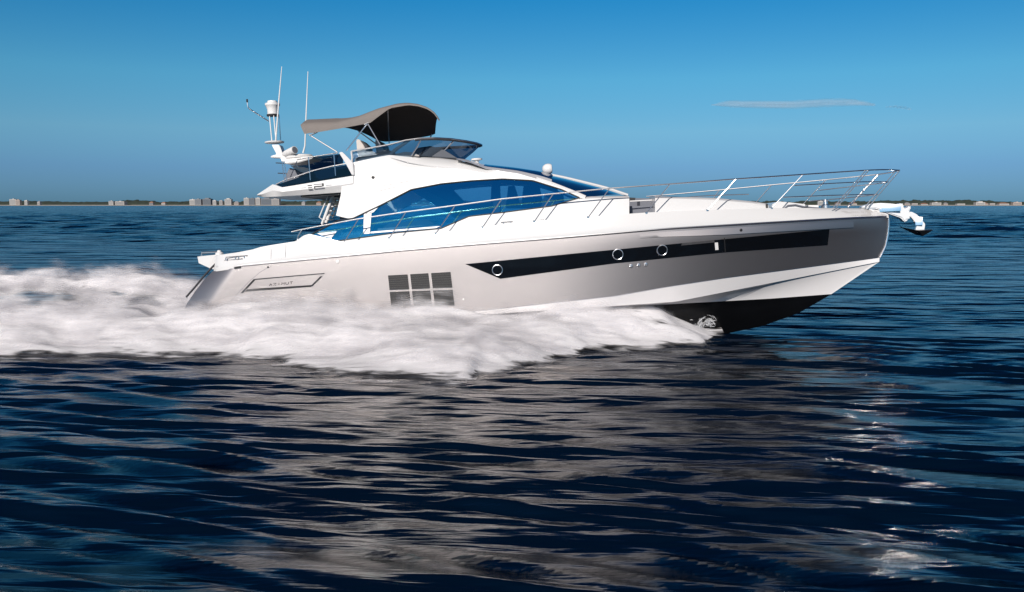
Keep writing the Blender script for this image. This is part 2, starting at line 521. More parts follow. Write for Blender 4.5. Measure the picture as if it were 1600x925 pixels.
for px, py, r, m in ((527.7, 408.6, 0.05, 'plastic'), (724, 467.7, 0.03, 'plastic'), (419, 417.4, 0.028, 'rubber'), (1157.5, 359.6, 0.045, 'black')):
    bm = bmesh.new(); add_lathe(bm, H(px, py, 0), HN(px, py), [(0, r), (0.02, r), (0.026, r * 0.6)], 12)
    finish(bm, 'hull_fitting', M[m], yacht)
# engine-room air intake: six dark louvred panels in a frame
vent = plate('air_intake', [(605, 429.5), (705.2, 423.6)], [(610.5, 479.5), (711.5, 477.5)], M['champagne'], yacht, off=0.010, nu=8, nv=5)
def vq(u, v):
    a = (606.5 + (704 - 606.5) * u, 430.3 + (424.8 - 430.3) * u); b = (611.5 + (710.3 - 611.5) * u, 478.8 + (477 - 478.8) * u)
    return (a[0] + (b[0] - a[0]) * v, a[1] + (b[1] - a[1]) * v)
for r_ in range(2):
    for c_ in range(3):
        u0, u1 = c_ / 3 + (0.022 if c_ else 0), (c_ + 1) / 3 - (0.022 if c_ < 2 else 0)
        v0, v1 = r_ / 2 + (0.03 if r_ else 0), (r_ + 1) / 2 - (0.03 if r_ == 0 else 0)
        bm = bmesh.new()
        ns = 7
        for k in range(ns):                                   # slats
            va, vb = v0 + (v1 - v0) * k / ns, v0 + (v1 - v0) * (k + 0.93) / ns
            g = [[H(*vq(u, va), 0.014), H(*vq(u, vb), 0.034)] for u in np.linspace(u0, u1, 4)]
            add_grid(bm, g, 0.012)
        finish(bm, 'louvre_panel', M['louvre'], vent, smooth=False)
# recessed panel with lettering on the quarter
pan = plate('quarter_panel', [(399, 437), (503, 428.5)], [(379, 456), (487, 447)], M['champagne'], yacht, off=0.012, nu=10, nv=4)
for nm, a, b, c, d, m in (('panel_trim', (399, 435.6), (507, 426.4), (399, 437.4), (507, 427.8), 'rubber'),
                          ('panel_trim', (396.5, 436), (400.5, 436), (376, 458), (380.5, 457.6), 'black'),
                          ('panel_trim', (500.5, 432), (504, 431.4), (484.5, 447.8), (488.5, 447), 'black'),
                          ('panel_trim', (387, 451.6), (488, 445.2), (383, 455.6), (486, 448), 'louvre')):
    plate(nm, [a, b], [c, d], M[m], pan, off=0.016, nu=8, nv=3)
LET = {'A': [[(0, 0), (.5, 1), (1, 0)], [(.2, .4), (.8, .4)]], 'Z': [[(0, 1), (1, 1), (0, 0), (1, 0)]], 'I': [[(.5, 0), (.5, 1)]],
       'M': [[(0, 0), (.1, 1), (.5, .35), (.9, 1), (1, 0)]], 'U': [[(0, 1), (0, .2), (.25, 0), (.75, 0), (1, .2), (1, 1)]], 'T': [[(0, 1), (1, 1)], [(.5, 1), (.5, 0)]]}
for i, ch in enumerate('AZIMUT'):
    x0 = 421 + i * 6.4
    bm = bmesh.new()
    for stroke in LET[ch]:
        add_tube(bm, [H(x0 + 4.4 * u + 0.3 * v, 446.6 - (x0 + 4.4 * u - 421) * 0.085 - 3.6 * v, 0.016) for u, v in stroke], 0.008, 5)
    finish(bm, 'letter', M['louvre'], pan)

# ---- bulwark, deck
CAP = [(333, 400), (352, 397), (370, 394.5), (394, 390), (407, 386), (420, 383.5), (462, 377), (474, 368), (483, 365.5), (517, 374), (536, 378), (608, 371), (681, 364), (754, 354.5), (835, 345.5), (919, 338.5), (1010, 332), (1106, 328), (1205, 325), (1301, 325), (1345, 325.5), (1372, 328.5), (1386, 335)]
def bcap(px): return max(0.0, bs(px) - 0.10 - 0.38 * sstep(1120, 1330, px))
bxs = np.r_[np.linspace(334, 560, 60), np.linspace(566, 1300, 60), np.linspace(1306, 1386, 26)]
bm = bmesh.new()
g = []
for px in bxs:
    s0, c0 = lerp_tab(SHEER, px) - 3, lerp_tab(CAP, px)
    r0 = 0.45 * (1 - math.sqrt(max(0, 1 - max(0, 1 - (px - 334) / 45.0) ** 2))) if px < 379 else 0
    B, C = bs(px) - r0, bcap(px) - r0
    g.append([P(px, s0 + 4, -(B - 0.012)), P(px, s0, -B), P(px, s0 + (c0 - s0) * 0.35, -(B * 0.72 + C * 0.28)), P(px, s0 + (c0 - s0) * 0.75, -(B * .3 + C * .7)), P(px, c0, -C), P(px, c0, -C) + Vector((0, 0.10, 0.0)), P(px, c0, -C) + Vector((0, 0.14, -0.12))])
add_grid(bm, g); add_grid(bm, [mirror_pts(r) for r in g])
bvh_b = BVHTree.FromBMesh(bm)
finish(bm, 'bulwark', M['gelcoat'], yacht, angle=40)
bm = bmesh.new()
g = []
for px in bxs:
    p = P(px, lerp_tab(CAP, px), -bcap(px)) if px > 536 else P(px, lerp_tab(SHEER, px) - 10, -bcap(px))
    y = max(0.0, -p.y - 0.12)
    z = p.z - 0.06
    g.append([Vector((p.x, -y * k, z + 0.05 * (1 - k * k))) for k in (1, 0.5, 0, -0.5, -1)])
add_grid(bm, g)
finish(bm, 'deck', M['deck'], yacht)
def HB(px, py):
    d = BINV.to_3x3() @ ray(px, py)
    loc, nor, _, _ = bvh_b.ray_cast(CL, d)
    if loc is None: return P(px, py, -0.05)
    return loc + (nor if nor.dot(d) < 0 else -nor) * 0.006
bm = bmesh.new()
add_grid(bm, strip([(1313, 329.5), (1335, 327.6), (1352, 327), (1368, 329), (1384, 335)], [(1333, 338), (1350, 337.6), (1365, 337), (1376, 336.6), (1385, 336)], 16, 5, HB), 0.004)
finish(bm, 'bow_pad', M['deck'], yacht)
# lines in the white side: locker joint and foredeck seams
for pts in ([(446, 381), (446, 402)], [(423, 388), (423.5, 405)], [(424, 405), (446, 402.5)]):
    bm = bmesh.new(); add_tube(bm, [P(x, y, -(bs(x) - 0.018)) for x, y in pts], 0.0045, 5)
    finish(bm, 'locker_seam', M['grey'], yacht)

# ---- stern: transom overhang, its rail, mooring gear
bm = bmesh.new()
ov_t = [(308.5, 401), (322, 399.5), (342, 397.5), (356, 399)]
ov_b = [(310.5, 411), (319, 415), (331, 420.5), (352, 421)]
g = strip(ov_t, ov_b, 12, 5, lambda x, y: P(x, y, -1.85))
add_grid(bm, g, 3.7)
finish(bm, 'transom_overhang', M['gelcoat'], yacht, smooth=False)
bm = bmesh.new()
ra = [P(315, 401, -1.7), P(315.3, 394.6, -1.7), P(341, 393.3, -1.7), P(342, 398, -1.7)]
add_tube(bm, ra, 0.03, 8)
finish(bm, 'transom_rail', M['steel'], yacht)
bm = bmesh.new(); add_lathe(bm, P(343, 398.5, -1.8), (0, 0, 1), [(0, .12), (.06, .12), (.10, .06), (.14, .055), (.15, .02)], 14)
finish(bm, 'capstan', M['plastic'], yacht)
bm = bmesh.new()
add_tube(bm, [P(350.5, 407, -2.3), P(370, 405.4, -2.42), P(379, 404, -2.44)], 0.011, 6)
for px, py in ((353, 403.5), (368, 403), (373, 402.5), (382, 401)):
    add_tube(bm, [P(px, py + 2.6, -2.4), P(px, py - 1.0, -2.4)], 0.02, 8)
add_tube(bm, [P(353, 402, -2.4), P(387, 399.3, -2.42)], 0.012, 6)
finish(bm, 'mooring_cleat', M['steel'], yacht)
bm = bmesh.new()
add_tube(bm, [P(x, y, -2.02) for x, y in ((338, 411), (331, 418), (318, 432), (306, 447), (291, 464))], 0.03, 8)
finish(bm, 'transom_trim', M['rubber'], yacht)
# bathing platform behind the transom
bm = bmesh.new()
a = P(290, 505, -2.0); b = P(240, 512, -2.0)
add_box(bm, (b.x, -1.9, a.z - 0.1), (a.x + 0.4, 1.9, a.z + 0.05))
finish(bm, 'bathing_platform', M['deck'], yacht, smooth=False)

# ---- deckhouse
def yh(px, py):
    h = max(0.0, lerp_tab(CAP, max(px, 540)) - py) / 95.0
    return -max(0.05, bs(px) - 0.62 - 0.22 * min(1.3, h))
def S(x, y): return P(x, y, yh(x, y))
W0 = [(482, 369), (521.5, 377.2), (620.6, 363.5), (689, 357), (712, 347), (733, 338), (785.7, 332), (862, 322), (905, 309.2)]
W1 = [(482, 368.4), (528, 344.5), (552, 341), (594, 321), (642.6, 296), (690, 287), (735, 282.5), (785, 279.5), (832, 282), (877, 296), (905, 308.6)]
RF = [(552, 341), (552.3, 341)]
def two_sided(name, top, bot, m, nu=50, nv=6, thick=0.05, off=0.0, part=yacht, names=None):
    """the same part on either side of the boat, each a mesh of its own"""
    g = strip(top, bot, nu, nv, lambda x, y: S(x, y) + Vector((0, -off, 0)))
    out = []
    for sgn in (1, -1):
        bm = bmesh.new()
        add_grid(bm, [[Vector((p.x, p.y * sgn, p.z)) for p in r] for r in g], thick, Vector((0, sgn, 0)))
        out.append(finish(bm, name, m, part, angle=40))
    return out
def xs_strip(top, bot, x0, x1, n):
    xs = np.linspace(x0, x1, n)
    return [(x, lerp_tab(top, x)) for x in xs], [(x, lerp_tab(bot, x)) for x in xs]
# low wall under the windows
t_, b_ = xs_strip(W0, [(x, y + 9) for x, y in CAP], 517, 905, 80)
two_sided('house_side', t_, b_, M['gelcoat'], 90, 5, 0.08)
# glazing
def tw(x): return lerp_tab(W1, x)
def bw(x): return lerp_tab(W0, x)
bm_far = []
xs = np.r_[np.linspace(482, 552, 20), np.linspace(555, 905, 90)]
for sgn in (1, -1):
    bm = bmesh.new()
    g = [[(lambda p: Vector((p.x, (p.y + 0.035) * sgn, p.z)))(S(x, tw(x) + (bw(x) - tw(x)) * k / 6 + (-1.2 if k == 0 else (1.2 if k == 6 else 0)))) for k in range(7)] for x in xs]
    add_grid(bm, g)
    win = finish(bm, 'saloon_window', M['blue_glass'] if sgn == 1 else M['clear_blue_glass'], yacht)
    # dark gasket round the pane
    bm = bmesh.new()
    ol = [S(x, tw(x)) for x in xs] + [S(x, bw(x)) for x in xs[::-1]]
    add_tube(bm, [Vector((p.x, (p.y - 0.004) * sgn, p.z)) for p in ol + ol[:1]], 0.018, 6)
    finish(bm, 'gasket', M['rubber'], win)
# the sweeping arch above the windows with the flybridge coaming
AT = [(552, 254.0), (580, 247.5), (609, 241.8), (647, 243.5), (682, 244.8), (712, 248.2), (735, 254), (760, 263.8), (810, 271.2), (850, 283), (885, 296.5), (905, 304.5), (916, 309)]
AB = [(552, 341), (594, 321), (642.6, 296), (690, 287), (735, 282.5), (785, 279.5), (832, 282), (877, 296), (905, 308.6), (916, 312)]
t_, b_ = xs_strip(AT, AB, 552, 914, 90)
ga = strip(t_, b_, 100, 14, S)
for i, row in enumerate(ga):
    px = 552 + 362 * i / 99
    w_ = sstep(590, 680, px) * (1 - sstep(735, 775, px))
    for j, p in enumerate(row):
        p.y += 0.42 * w_ * max(0.0, 1 - (j / 13) / 0.42) ** 2
for sgn in (1, -1):
    bm = bmesh.new(); add_grid(bm, [[Vector((p.x, p.y * sgn, p.z)) for p in r] for r in ga], 0.10, Vector((0, sgn, 0)))
    finish(bm, 'roof_arch', M['gelcoat'], yacht, angle=40)
two_sided('aft_pillar', [(533.6, 300.4), (534, 286), (551.6, 274.3), (552, 274.2)], [(525, 336.6), (534, 339), (543, 341), (552, 341)], M['gelcoat'], 12, 5, 0.12, -0.0)
# crease along the arch
for pts in ([(560, 306), (610, 294), (650, 286)], [(548, 300), (600, 290), (660, 279), (700, 275)], [(610, 246), (640, 254), (675, 260), (720, 263)]):
    bm = bmesh.new(); q = resample(pts, 24); add_tube(bm, [S(x, y) + Vector((0, 0.012, 0)) for x, y in q], [0.02 * math.sin(math.pi * (i + .5) / 24) + 0.002 for i in range(24)], 6)
    finish(bm, 'styling_crease', M['gelcoat'], yacht)
bm = bmesh.new(); add_lathe(bm, S(583, 277) + Vector((0, .03, 0)), (0, -1, 0), [(0, .05), (.045, .05), (.05, .035)], 14)
finish(bm, 'navigation_light', M['black'], yacht)

# flybridge wing (a slab across the beam) carrying the number mark
WT = [(401.4, 304.4), (426, 287.9), (431, 289.2), (441, 292.8), (551.8, 274.5)]
WB = [(401.8, 305.2), (410, 308), (440, 306.8), (470, 305), (533.5, 300.6), (551.8, 298)]
wx = np.r_[np.linspace(401.5, 441, 14), np.linspace(446, 551.8, 20)]
YW = lambda px: -(1.63 - 0.30 * sstep(440, 401, px))
bm = bmesh.new()
g = []
for px in wx:
    t, b = lerp_tab(WT, px), lerp_tab(WB, px)
    a, c = P(px, t, YW(px)), P(px, b, YW(px) + 0.10)
    mid = P(px, (t + b) / 2, YW(px) - 0.02)
    g.append([a, mid, c, Vector((c.x, -c.y, c.z)), Vector((mid.x, -mid.y, mid.z)), Vector((a.x, -a.y, a.z)), a])
add_grid(bm, g)
bm.faces.new([bm.verts.new(p) for p in g[0][:6]])
bmesh.ops.remove_doubles(bm, verts=bm.verts, dist=0.0015)
wing = finish(bm, 'flybridge_wing', M['gelcoat'], yacht, angle=30)
# black sheet across the underside of the wing
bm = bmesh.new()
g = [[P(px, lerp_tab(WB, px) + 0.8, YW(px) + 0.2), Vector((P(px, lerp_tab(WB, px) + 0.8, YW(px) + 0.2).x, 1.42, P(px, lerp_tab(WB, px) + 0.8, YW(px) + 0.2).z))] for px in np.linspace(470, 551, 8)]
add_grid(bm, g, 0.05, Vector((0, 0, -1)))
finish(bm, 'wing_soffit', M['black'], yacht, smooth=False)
for y in (-0.9, 0.9):
    bm = bmesh.new(); p = P(475 if y < 0 else 506, 305, y); add_lathe(bm, p + Vector((0, 0, -.0)), (0, 0, -1), [(0, .06), (.04, .06), (.07, .03)], 12)
    finish(bm, 'soffit_light', M['plastic'], yacht)
# number mark on the wing: three bars and a squared 2
def mark(poly, m):
    bm = bmesh.new()
    add_grid(bm, strip(poly[0], poly[1], 2, 2, lambda x, y: P(x, y, YW(x) - 0.026)), 0.012)
    finish(bm, 'wing_mark', M[m], wing, smooth=False)
for k, (xa, xb, ya) in enumerate(((480.6, 487.2, 289.4), (481.2, 487.6, 292.9), (482, 488.4, 296.0))):
    mark(([(xa, ya), (xb, ya - .6)], [(xa, ya + 1.1), (xb, ya + .5)]), 'rubber')
mark(([(490, 287.9), (503, 287.0)], [(490.1, 288.5), (503.1, 287.7)]), 'grey')
mark(([(503, 286.2), (505.4, 286.4)], [(503.3, 291.2), (506, 290.6)]), 'black')
mark(([(490.4, 291.0), (503.2, 290.0)], [(490.7, 292.7), (503.6, 291.6)]), 'black')
mark(([(490.6, 292.4), (492.4, 292.2)], [(491.4, 296.2), (492.2, 295.6)]), 'black')
mark(([(492.6, 294.7), (507, 293.0)], [(492.8, 295.6), (506.6, 294.2)]), 'grey')
mark(([(509, 289.4), (518, 288.7)], [(509, 289.9), (518, 289.2)]), 'grey')
mark(([(470.5, 293.5), (478, 293)], [(470.5, 293.9), (478, 293.4)]), 'grey')

# roof shell, windscreen, sunroof
def CP(px, py): return P(px, py, 0.0)
RC = [(700, 249), (725, 252), (749, 258.6), (800, 263.5), (841, 268.8), (862, 273.6)]
bm = bmesh.new()
g = []
for px in np.linspace(712, 862, 26):
    a = S(px, lerp_tab(AT, px) + 0.5); a.y += 0.03
    c = CP(px, lerp_tab(RC, px)); c.x = a.x
    row = []
    for k in np.linspace(1, -1, 11):
        row.append(Vector((a.x, a.y * k, a.z + (c.z - a.z) * (1 - abs(k) ** 2.6))))
    g.append(row)
add_grid(bm, g)
roof = finish(bm, 'roof', M['gelcoat'], yacht, angle=60)
bm = bmesh.new()
gg = [[p + Vector((0, 0, 0.012)) for p in r[1:10]] for r in g[7:]]
add_grid(bm, gg, 0.01, Vector((0, 0, -1)))
finish(bm, 'sunroof', M['roof_glass'], roof)
# raked windscreen: from the roof front edge down to the foredeck, wrapped round the bow
NE = [(838, 279.5), (862, 287.5), (885, 296.5), (905, 304.5), (915, 309)]
FE = [(858, 273.8), (884, 279), (915, 286.5), (947, 294.5), (981, 306)]
bm = bmesh.new()
g = []
for i in range(12):
    t = i / 11
    n_ = resample(NE, 12)[i]; f_ = resample(FE, 12)[i]
    a = S(n_[0], n_[1] - 0.6); a.y += 0.06
    fy = -a.y
    c = P(f_[0], f_[1], fy * 0.9)
    mid_x = (a.x + c.x) / 2 + 0.10 + 0.10 * t
    row = []
    for k in np.linspace(0, 1, 13):
        s_ = math.sin(k * math.pi)
        row.append(Vector((a.x + (c.x - a.x) * k + (mid_x - (a.x + c.x) / 2) * s_, a.y + (c.y - a.y) * k, a.z + (c.z - a.z) * k + 0.05 * s_)))
    g.append(row)
add_grid(bm, g)
ws = finish(bm, 'windscreen', M['roof_glass'], yacht)
bm = bmesh.new(); add_tube(bm, [r[-1] + Vector((0, 0.0, 0.02)) for r in g], 0.05, 8)
finish(bm, 'windscreen_pillar', M['gelcoat'], ws)
bm = bmesh.new(); add_tube(bm, [r[0] + Vector((0, 0.02, 0.02)) for r in g], 0.04, 8)
finish(bm, 'windscreen_pillar', M['gelcoat'], ws)
bm = bmesh.new(); add_tube(bm, [p + Vector((0, 0, 0.01)) for p in g[0]], 0.022, 6)
finish(bm, 'windscreen_trim', M['rubber'], ws)

# saloon interior seen through the glass
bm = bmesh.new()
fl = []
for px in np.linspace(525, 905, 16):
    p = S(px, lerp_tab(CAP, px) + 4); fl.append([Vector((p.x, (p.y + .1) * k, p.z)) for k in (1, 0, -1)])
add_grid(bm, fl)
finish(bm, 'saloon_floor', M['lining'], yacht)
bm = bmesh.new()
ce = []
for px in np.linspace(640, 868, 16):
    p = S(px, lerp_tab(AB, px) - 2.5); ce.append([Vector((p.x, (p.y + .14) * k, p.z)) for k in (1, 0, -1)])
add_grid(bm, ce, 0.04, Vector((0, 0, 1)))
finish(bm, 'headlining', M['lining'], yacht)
def solid(name, top, bot, y0, y1, m, parent=yacht, nu=6, nv=3, smooth=False):
    bm = bmesh.new()
    add_grid(bm, strip(top, bot, nu, nv, lambda x, y: P(x, y, y0)), y1 - y0)
    return finish(bm, name, M[m], parent, smooth)
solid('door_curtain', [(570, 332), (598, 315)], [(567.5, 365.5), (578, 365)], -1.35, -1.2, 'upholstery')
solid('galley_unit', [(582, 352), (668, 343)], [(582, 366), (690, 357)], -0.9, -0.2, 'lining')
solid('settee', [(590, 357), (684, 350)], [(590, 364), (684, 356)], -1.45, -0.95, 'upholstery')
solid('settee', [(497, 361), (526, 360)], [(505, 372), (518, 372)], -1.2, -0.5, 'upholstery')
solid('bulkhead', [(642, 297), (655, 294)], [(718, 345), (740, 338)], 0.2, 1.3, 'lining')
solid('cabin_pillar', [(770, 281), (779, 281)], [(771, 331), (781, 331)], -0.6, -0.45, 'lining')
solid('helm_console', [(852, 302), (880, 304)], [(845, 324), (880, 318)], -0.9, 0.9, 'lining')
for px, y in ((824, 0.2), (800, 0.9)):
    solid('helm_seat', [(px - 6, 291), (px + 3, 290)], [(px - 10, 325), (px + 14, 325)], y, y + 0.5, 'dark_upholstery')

# far wall of the saloon between its windows, dark, and added white plates over the near glass
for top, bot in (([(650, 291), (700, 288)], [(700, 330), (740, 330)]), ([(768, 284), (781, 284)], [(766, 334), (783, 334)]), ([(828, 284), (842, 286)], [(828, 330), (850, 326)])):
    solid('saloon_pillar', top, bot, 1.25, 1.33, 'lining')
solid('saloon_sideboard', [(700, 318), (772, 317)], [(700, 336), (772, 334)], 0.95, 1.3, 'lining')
def pale_plate(top, bot, n=6):  # added plates imitating the pale shapes that show in the glass
    bm = bmesh.new(); add_grid(bm, strip(top, bot, n, 3, lambda x, y: S(x, y) + Vector((0, 0.012, 0))), 0.012)
    finish(bm, 'added_pale_plate', M['boot'], yacht)
pale_plate([(568.5, 333.5), (580.5, 331)], [(567.5, 365.5), (577.5, 365)])
pale_plate([(569, 332.6), (597, 317)], [(569.5, 335.8), (583.5, 331.5)])
pale_plate([(579, 362), (688, 353.2)], [(578.5, 364.6), (680, 356.4)], 12)
pale_plate([(495, 364.6), (526, 361.5)], [(506, 369.5), (517.5, 371.8)])

# ---- foredeck trunk and the lounge recess in it
TR = [(905, 308.8), (925, 307.4), (983, 306.6), (1024, 307), (1053, 307.8), (1117, 309.7), (1177, 315), (1201, 318.8)]
def trunk(x0, x1, n):
    bm = bmesh.new(); g = []
    for px in np.linspace(x0, x1, n):
        top = S(px, lerp_tab(TR, px)); foot = P(px, lerp_tab(CAP, px) + 3, yh(px, lerp_tab(CAP, px)) - 0.02)
        top.y = max(top.y, foot.y + .06)
        sh = top + Vector((0, 0.12, 0.015))
        g.append([foot, foot.lerp(top, .5), top + Vector((0, 0, -.05)), sh, Vector((top.x, 0, top.z + .05)), Vector((sh.x, -sh.y, sh.z)), Vector((top.x, -top.y, top.z - .05)), Vector((foot.x, -foot.y, foot.z))])
    add_grid(bm, g)
    for e in (g[0], g[-1]): bm.faces.new([bm.verts.new(p) for p in e])
    bmesh.ops.remove_doubles(bm, verts=bm.verts, dist=0.001)
    return finish(bm, 'foredeck_trunk', M['gelcoat'], yacht, angle=38)
trunk(905, 983.2, 14); trunk(1023.4, 1201, 26)
solid('lounge_seat', [(983.2, 322), (1023.4, 321)], [(985, 335), (1023.4, 333)], -1.1, 1.1, 'grey')
solid('lounge_backrest', [(1000, 313), (1023.4, 316)], [(1000, 323), (1023.4, 322)], -0.2, 1.1, 'grey')
solid('lounge_lining', [(983.2, 309.5), (1023.4, 310)], [(983.2, 335), (1023.4, 334)], 1.15, 1.25, 'grey')
bm = bmesh.new(); add_tube(bm, [P(984, 314.5, -0.6), P(1023, 312.5, -0.6)], 0.02, 6); finish(bm, 'lounge_rail', M['plastic'], yacht)
solid('speaker_pod', [(984, 308.5), (993, 309)], [(984, 314), (992, 314)], -0.5, -0.2, 'black')
# bow gear: hatch, windlass, rope hump
solid('chain_locker_hatch', [(1207, 319), (1215, 314.5), (1232, 316), (1258, 319)], [(1205, 325), (1215, 325), (1236, 325), (1258, 325)], -0.75, 0.75, 'gelcoat', nu=10, smooth=True)
bm = bmesh.new(); add_tube(bm, [P(x, y, -.8) for x, y in ((1226, 325), (1231, 321), (1243, 320), (1258, 323.5), (1279, 325))], 0.022, 6); finish(bm, 'mooring_rope', M['grey'], yacht)
bm = bmesh.new(); add_lathe(bm, P(1290, 325, -.2), (0, 0, 1), [(0, .13), (.08, .13), (.12, .07), (.2, .065), (.24, .11), (.27, .11)], 16); finish(bm, 'windlass', M['steel'], yacht)
solid('bow_locker', [(1263, 320.5), (1279, 320.5)], [(1263, 325.5), (1279, 325.5)], -.3, .3, 'plastic')
for pts in ([(1244, 328), (1290, 327.6)], [(1266, 339.8), (1312, 337.6)]):
    bm = bmesh.new(); add_tube(bm, [P(x, y, -(bs(x) - (0.42 if y < 330 else 0.16))) for x, y in resample(pts, 8)], 0.018, 6); finish(bm, 'deck_seam', M['grey'], yacht)
solid('fairlead', [(1197.3, 318.6), (1200, 318.6)], [(1197.6, 325), (1200, 325)], -1.3, -1.2, 'black')

# ---- rails
STN = [((536, 380.8), (560, 342)), ((608.5, 372), (634, 331.2)), ((681, 365), (711, 321)), ((754, 355.3), (783.7, 311)), ((835, 346), (864, 303)), ((919, 339.5), (952, 295)), ((1010, 333), (1046.5, 288)), ((1105, 328.8), (1150, 279.8)), ((1205, 325.5), (1254.5, 272.8))]
RAIL = [(455.4, 362.4), (471, 358.6), (506, 352), (535, 346.5), (560, 342), (634, 331), (711, 321), (783.7, 310.8), (864, 302.8), (952, 294.2), (1046, 287.6), (1150, 279.6), (1254.5, 272.6), (1356, 265.8), (1385, 264.9), (1405.6, 266)]
def yr(px): return -max(0.0, bcap(px - 30) - 0.02) if px < 1300 else -lerp_tab([(1300, max(0, bcap(1270) - .02)), (1356, 0.75), (1392, 0.32), (1405.6, 0.06)], px)
TR_ = 0.0145
rpts = [P(x, y, yr(x)) for x, y in resample(RAIL, 70)]
bm = bmesh.new(); add_tube(bm, rpts, TR_ + .003, 8)
rail_n = finish(bm, 'bow_rail', M['steel'], yacht)
for a, b in STN:
    bm = bmesh.new(); add_tube(bm, [P(*a, -bcap(a[0]) + .03), P(*b, yr(b[0]))], TR_, 8)
    c = P(*a, -bcap(a[0]) + .03); add_lathe(bm, c + Vector((0, 0, -.02)), (0, 0, 1), [(0, .05), (.04, .05), (.05, .03)], 10)
    finish(bm, 'stanchion', M['steel'], rail_n)
bm = bmesh.new(); add_tube(bm, [P(464, 377, -2.28), P(465.5, 369, -2.28), P(471.5, 358.6, yr(471))], 0.02, 8); finish(bm, 'stanchion', M['steel'], rail_n)
def post(a, b, ya, yb, par, r=TR_):
    bm = bmesh.new(); add_tube(bm, [P(*a, ya), P(*b, yb)], r, 8); return finish(bm, 'stanchion', M['steel'], par)
for dx in (0, 4.6):
    post((1301 + dx, 325.5), (1352.5 + dx, 266.6), -.95, yr(1354), rail_n)
for dx in (0, 5.6):
    post((1351.5 + dx, 323), (1400 + dx, 266.8), -.28, -.12, rail_n)
for pts, ya, yb in (([(1241, 289.8), (1300, 286.5), (1350, 284), (1388, 284.2)], yr(1240), -.15), ([(1224, 308.2), (1300, 305.2), (1371.4, 303.6)], yr(1224), -.15)):
    q = resample(pts, 16)
    bm = bmesh.new(); add_tube(bm, [P(x, y, ya + (yb - ya) * (i / 15) ** 1.5) for i, (x, y) in enumerate(q)], TR_, 8); finish(bm, 'mid_rail', M['steel'], rail_n)
# far side
def fy(px): return lerp_tab([(500, 2.3), (780, 2.3), (1045, 2.1), (1205, 1.45), (1290, 1.0), (1373, .45), (1403, .06)], px)
FRAIL = [(1010, 307), (1045.5, 304), (1124, 297), (1205, 289), (1290, 281), (1373, 272.4), (1400, 268.2), (1405, 266.3)]
bm = bmesh.new(); add_tube(bm, [P(x, y, fy(x)) for x, y in resample(FRAIL, 40)], TR_ + .003, 8)
rail_f = finish(bm, 'bow_rail', M['steel'], yacht)
for a, b in (((1113, 312), (1124, 297)), ((1180, 318), (1205, 289.5)), ((1255, 319), (1290, 281.5)), ((1324, 324), (1371, 273)), ((1326, 324), (1373.5, 272.6))):
    post(a, b, fy(b[0]), fy(b[0]), rail_f)
for pts, ya, yb in (([(1279, 297.5), (1330, 291.5), (1386.5, 285.2)], 1.05, .15), ([(1264, 314.4), (1310, 310.5), (1371, 304.2)], 1.1, .15)):
    q = resample(pts, 12)
    bm = bmesh.new(); add_tube(bm, [P(x, y, ya + (yb - ya) * i / 11) for i, (x, y) in enumerate(q)], TR_, 8); finish(bm, 'mid_rail', M['steel'], rail_f)
# low grab rail on the far foredeck
bm = bmesh.new(); add_tube(bm, [P(x, y, 1.0) for x, y in ((1070, 308.5), (1110, 305.5), (1170, 303.6))], 0.015, 6); finish(bm, 'grab_rail', M['steel'], yacht)
# small deck cleats amidships
for xa, xb, y in ((783, 801, 347), (839, 850, 344.5)):
    bm = bmesh.new(); add_tube(bm, [P(xa, y + .8, -2.28), P(xb, y - .8, -2.28)], 0.016, 6)
    for x in (xa + 4, xb - 3): add_tube(bm, [P(x, y, -2.28), P(x, y + 4.5, -2.28)], 0.014, 6)
    finish(bm, 'deck_cleat', M['steel'], yacht)

# ---- anchor on its roller
roller = empty('anchor_gear'); roller.parent = yacht
def prism(name, outline, y0, y1, m, parent, bev=0.02):
    bm = bmesh.new()
    a = [bm.verts.new(P(x, y, y0)) for x, y in outline]; off = Vector((0, y1 - y0, 0))
    b = [bm.verts.new(v.co + off) for v in a]
    bm.faces.new(a); bm.faces.new(b[::-1])
    for i in range(len(a)):
        j = (i + 1) % len(a); bm.faces.new((a[i], b[i], b[j], a[j]))
    bmesh.ops.recalc_face_normals(bm, faces=bm.faces)
    if bev: bmesh.ops.bevel(bm, geom=[e for e in bm.edges if e.calc_length() > 0.06], offset=bev, segments=2, affect='EDGES', clamp_overlap=True)
    return finish(bm, name, M[m], parent, angle=30)
COLSAVE = None
o = prism('roller_arm', [(1345, 324), (1356, 319), (1375, 317), (1394, 318), (1403, 319.6), (1408.8, 317), (1412.5, 319.5), (1412, 325.6), (1416.5, 326.5), (1422, 321), (1424.7, 323.8), (1420.5, 330), (1422.8, 338.8), (1420.5, 343), (1416.5, 343.5), (1416.5, 347.4), (1412.5, 346), (1408.8, 340.6), (1384, 332), (1370, 326), (1352, 326)], -.15, .15, 'bright_steel', yacht, .03)
o.name = 'anchor_roller'
bpy.data.objects.remove(roller)
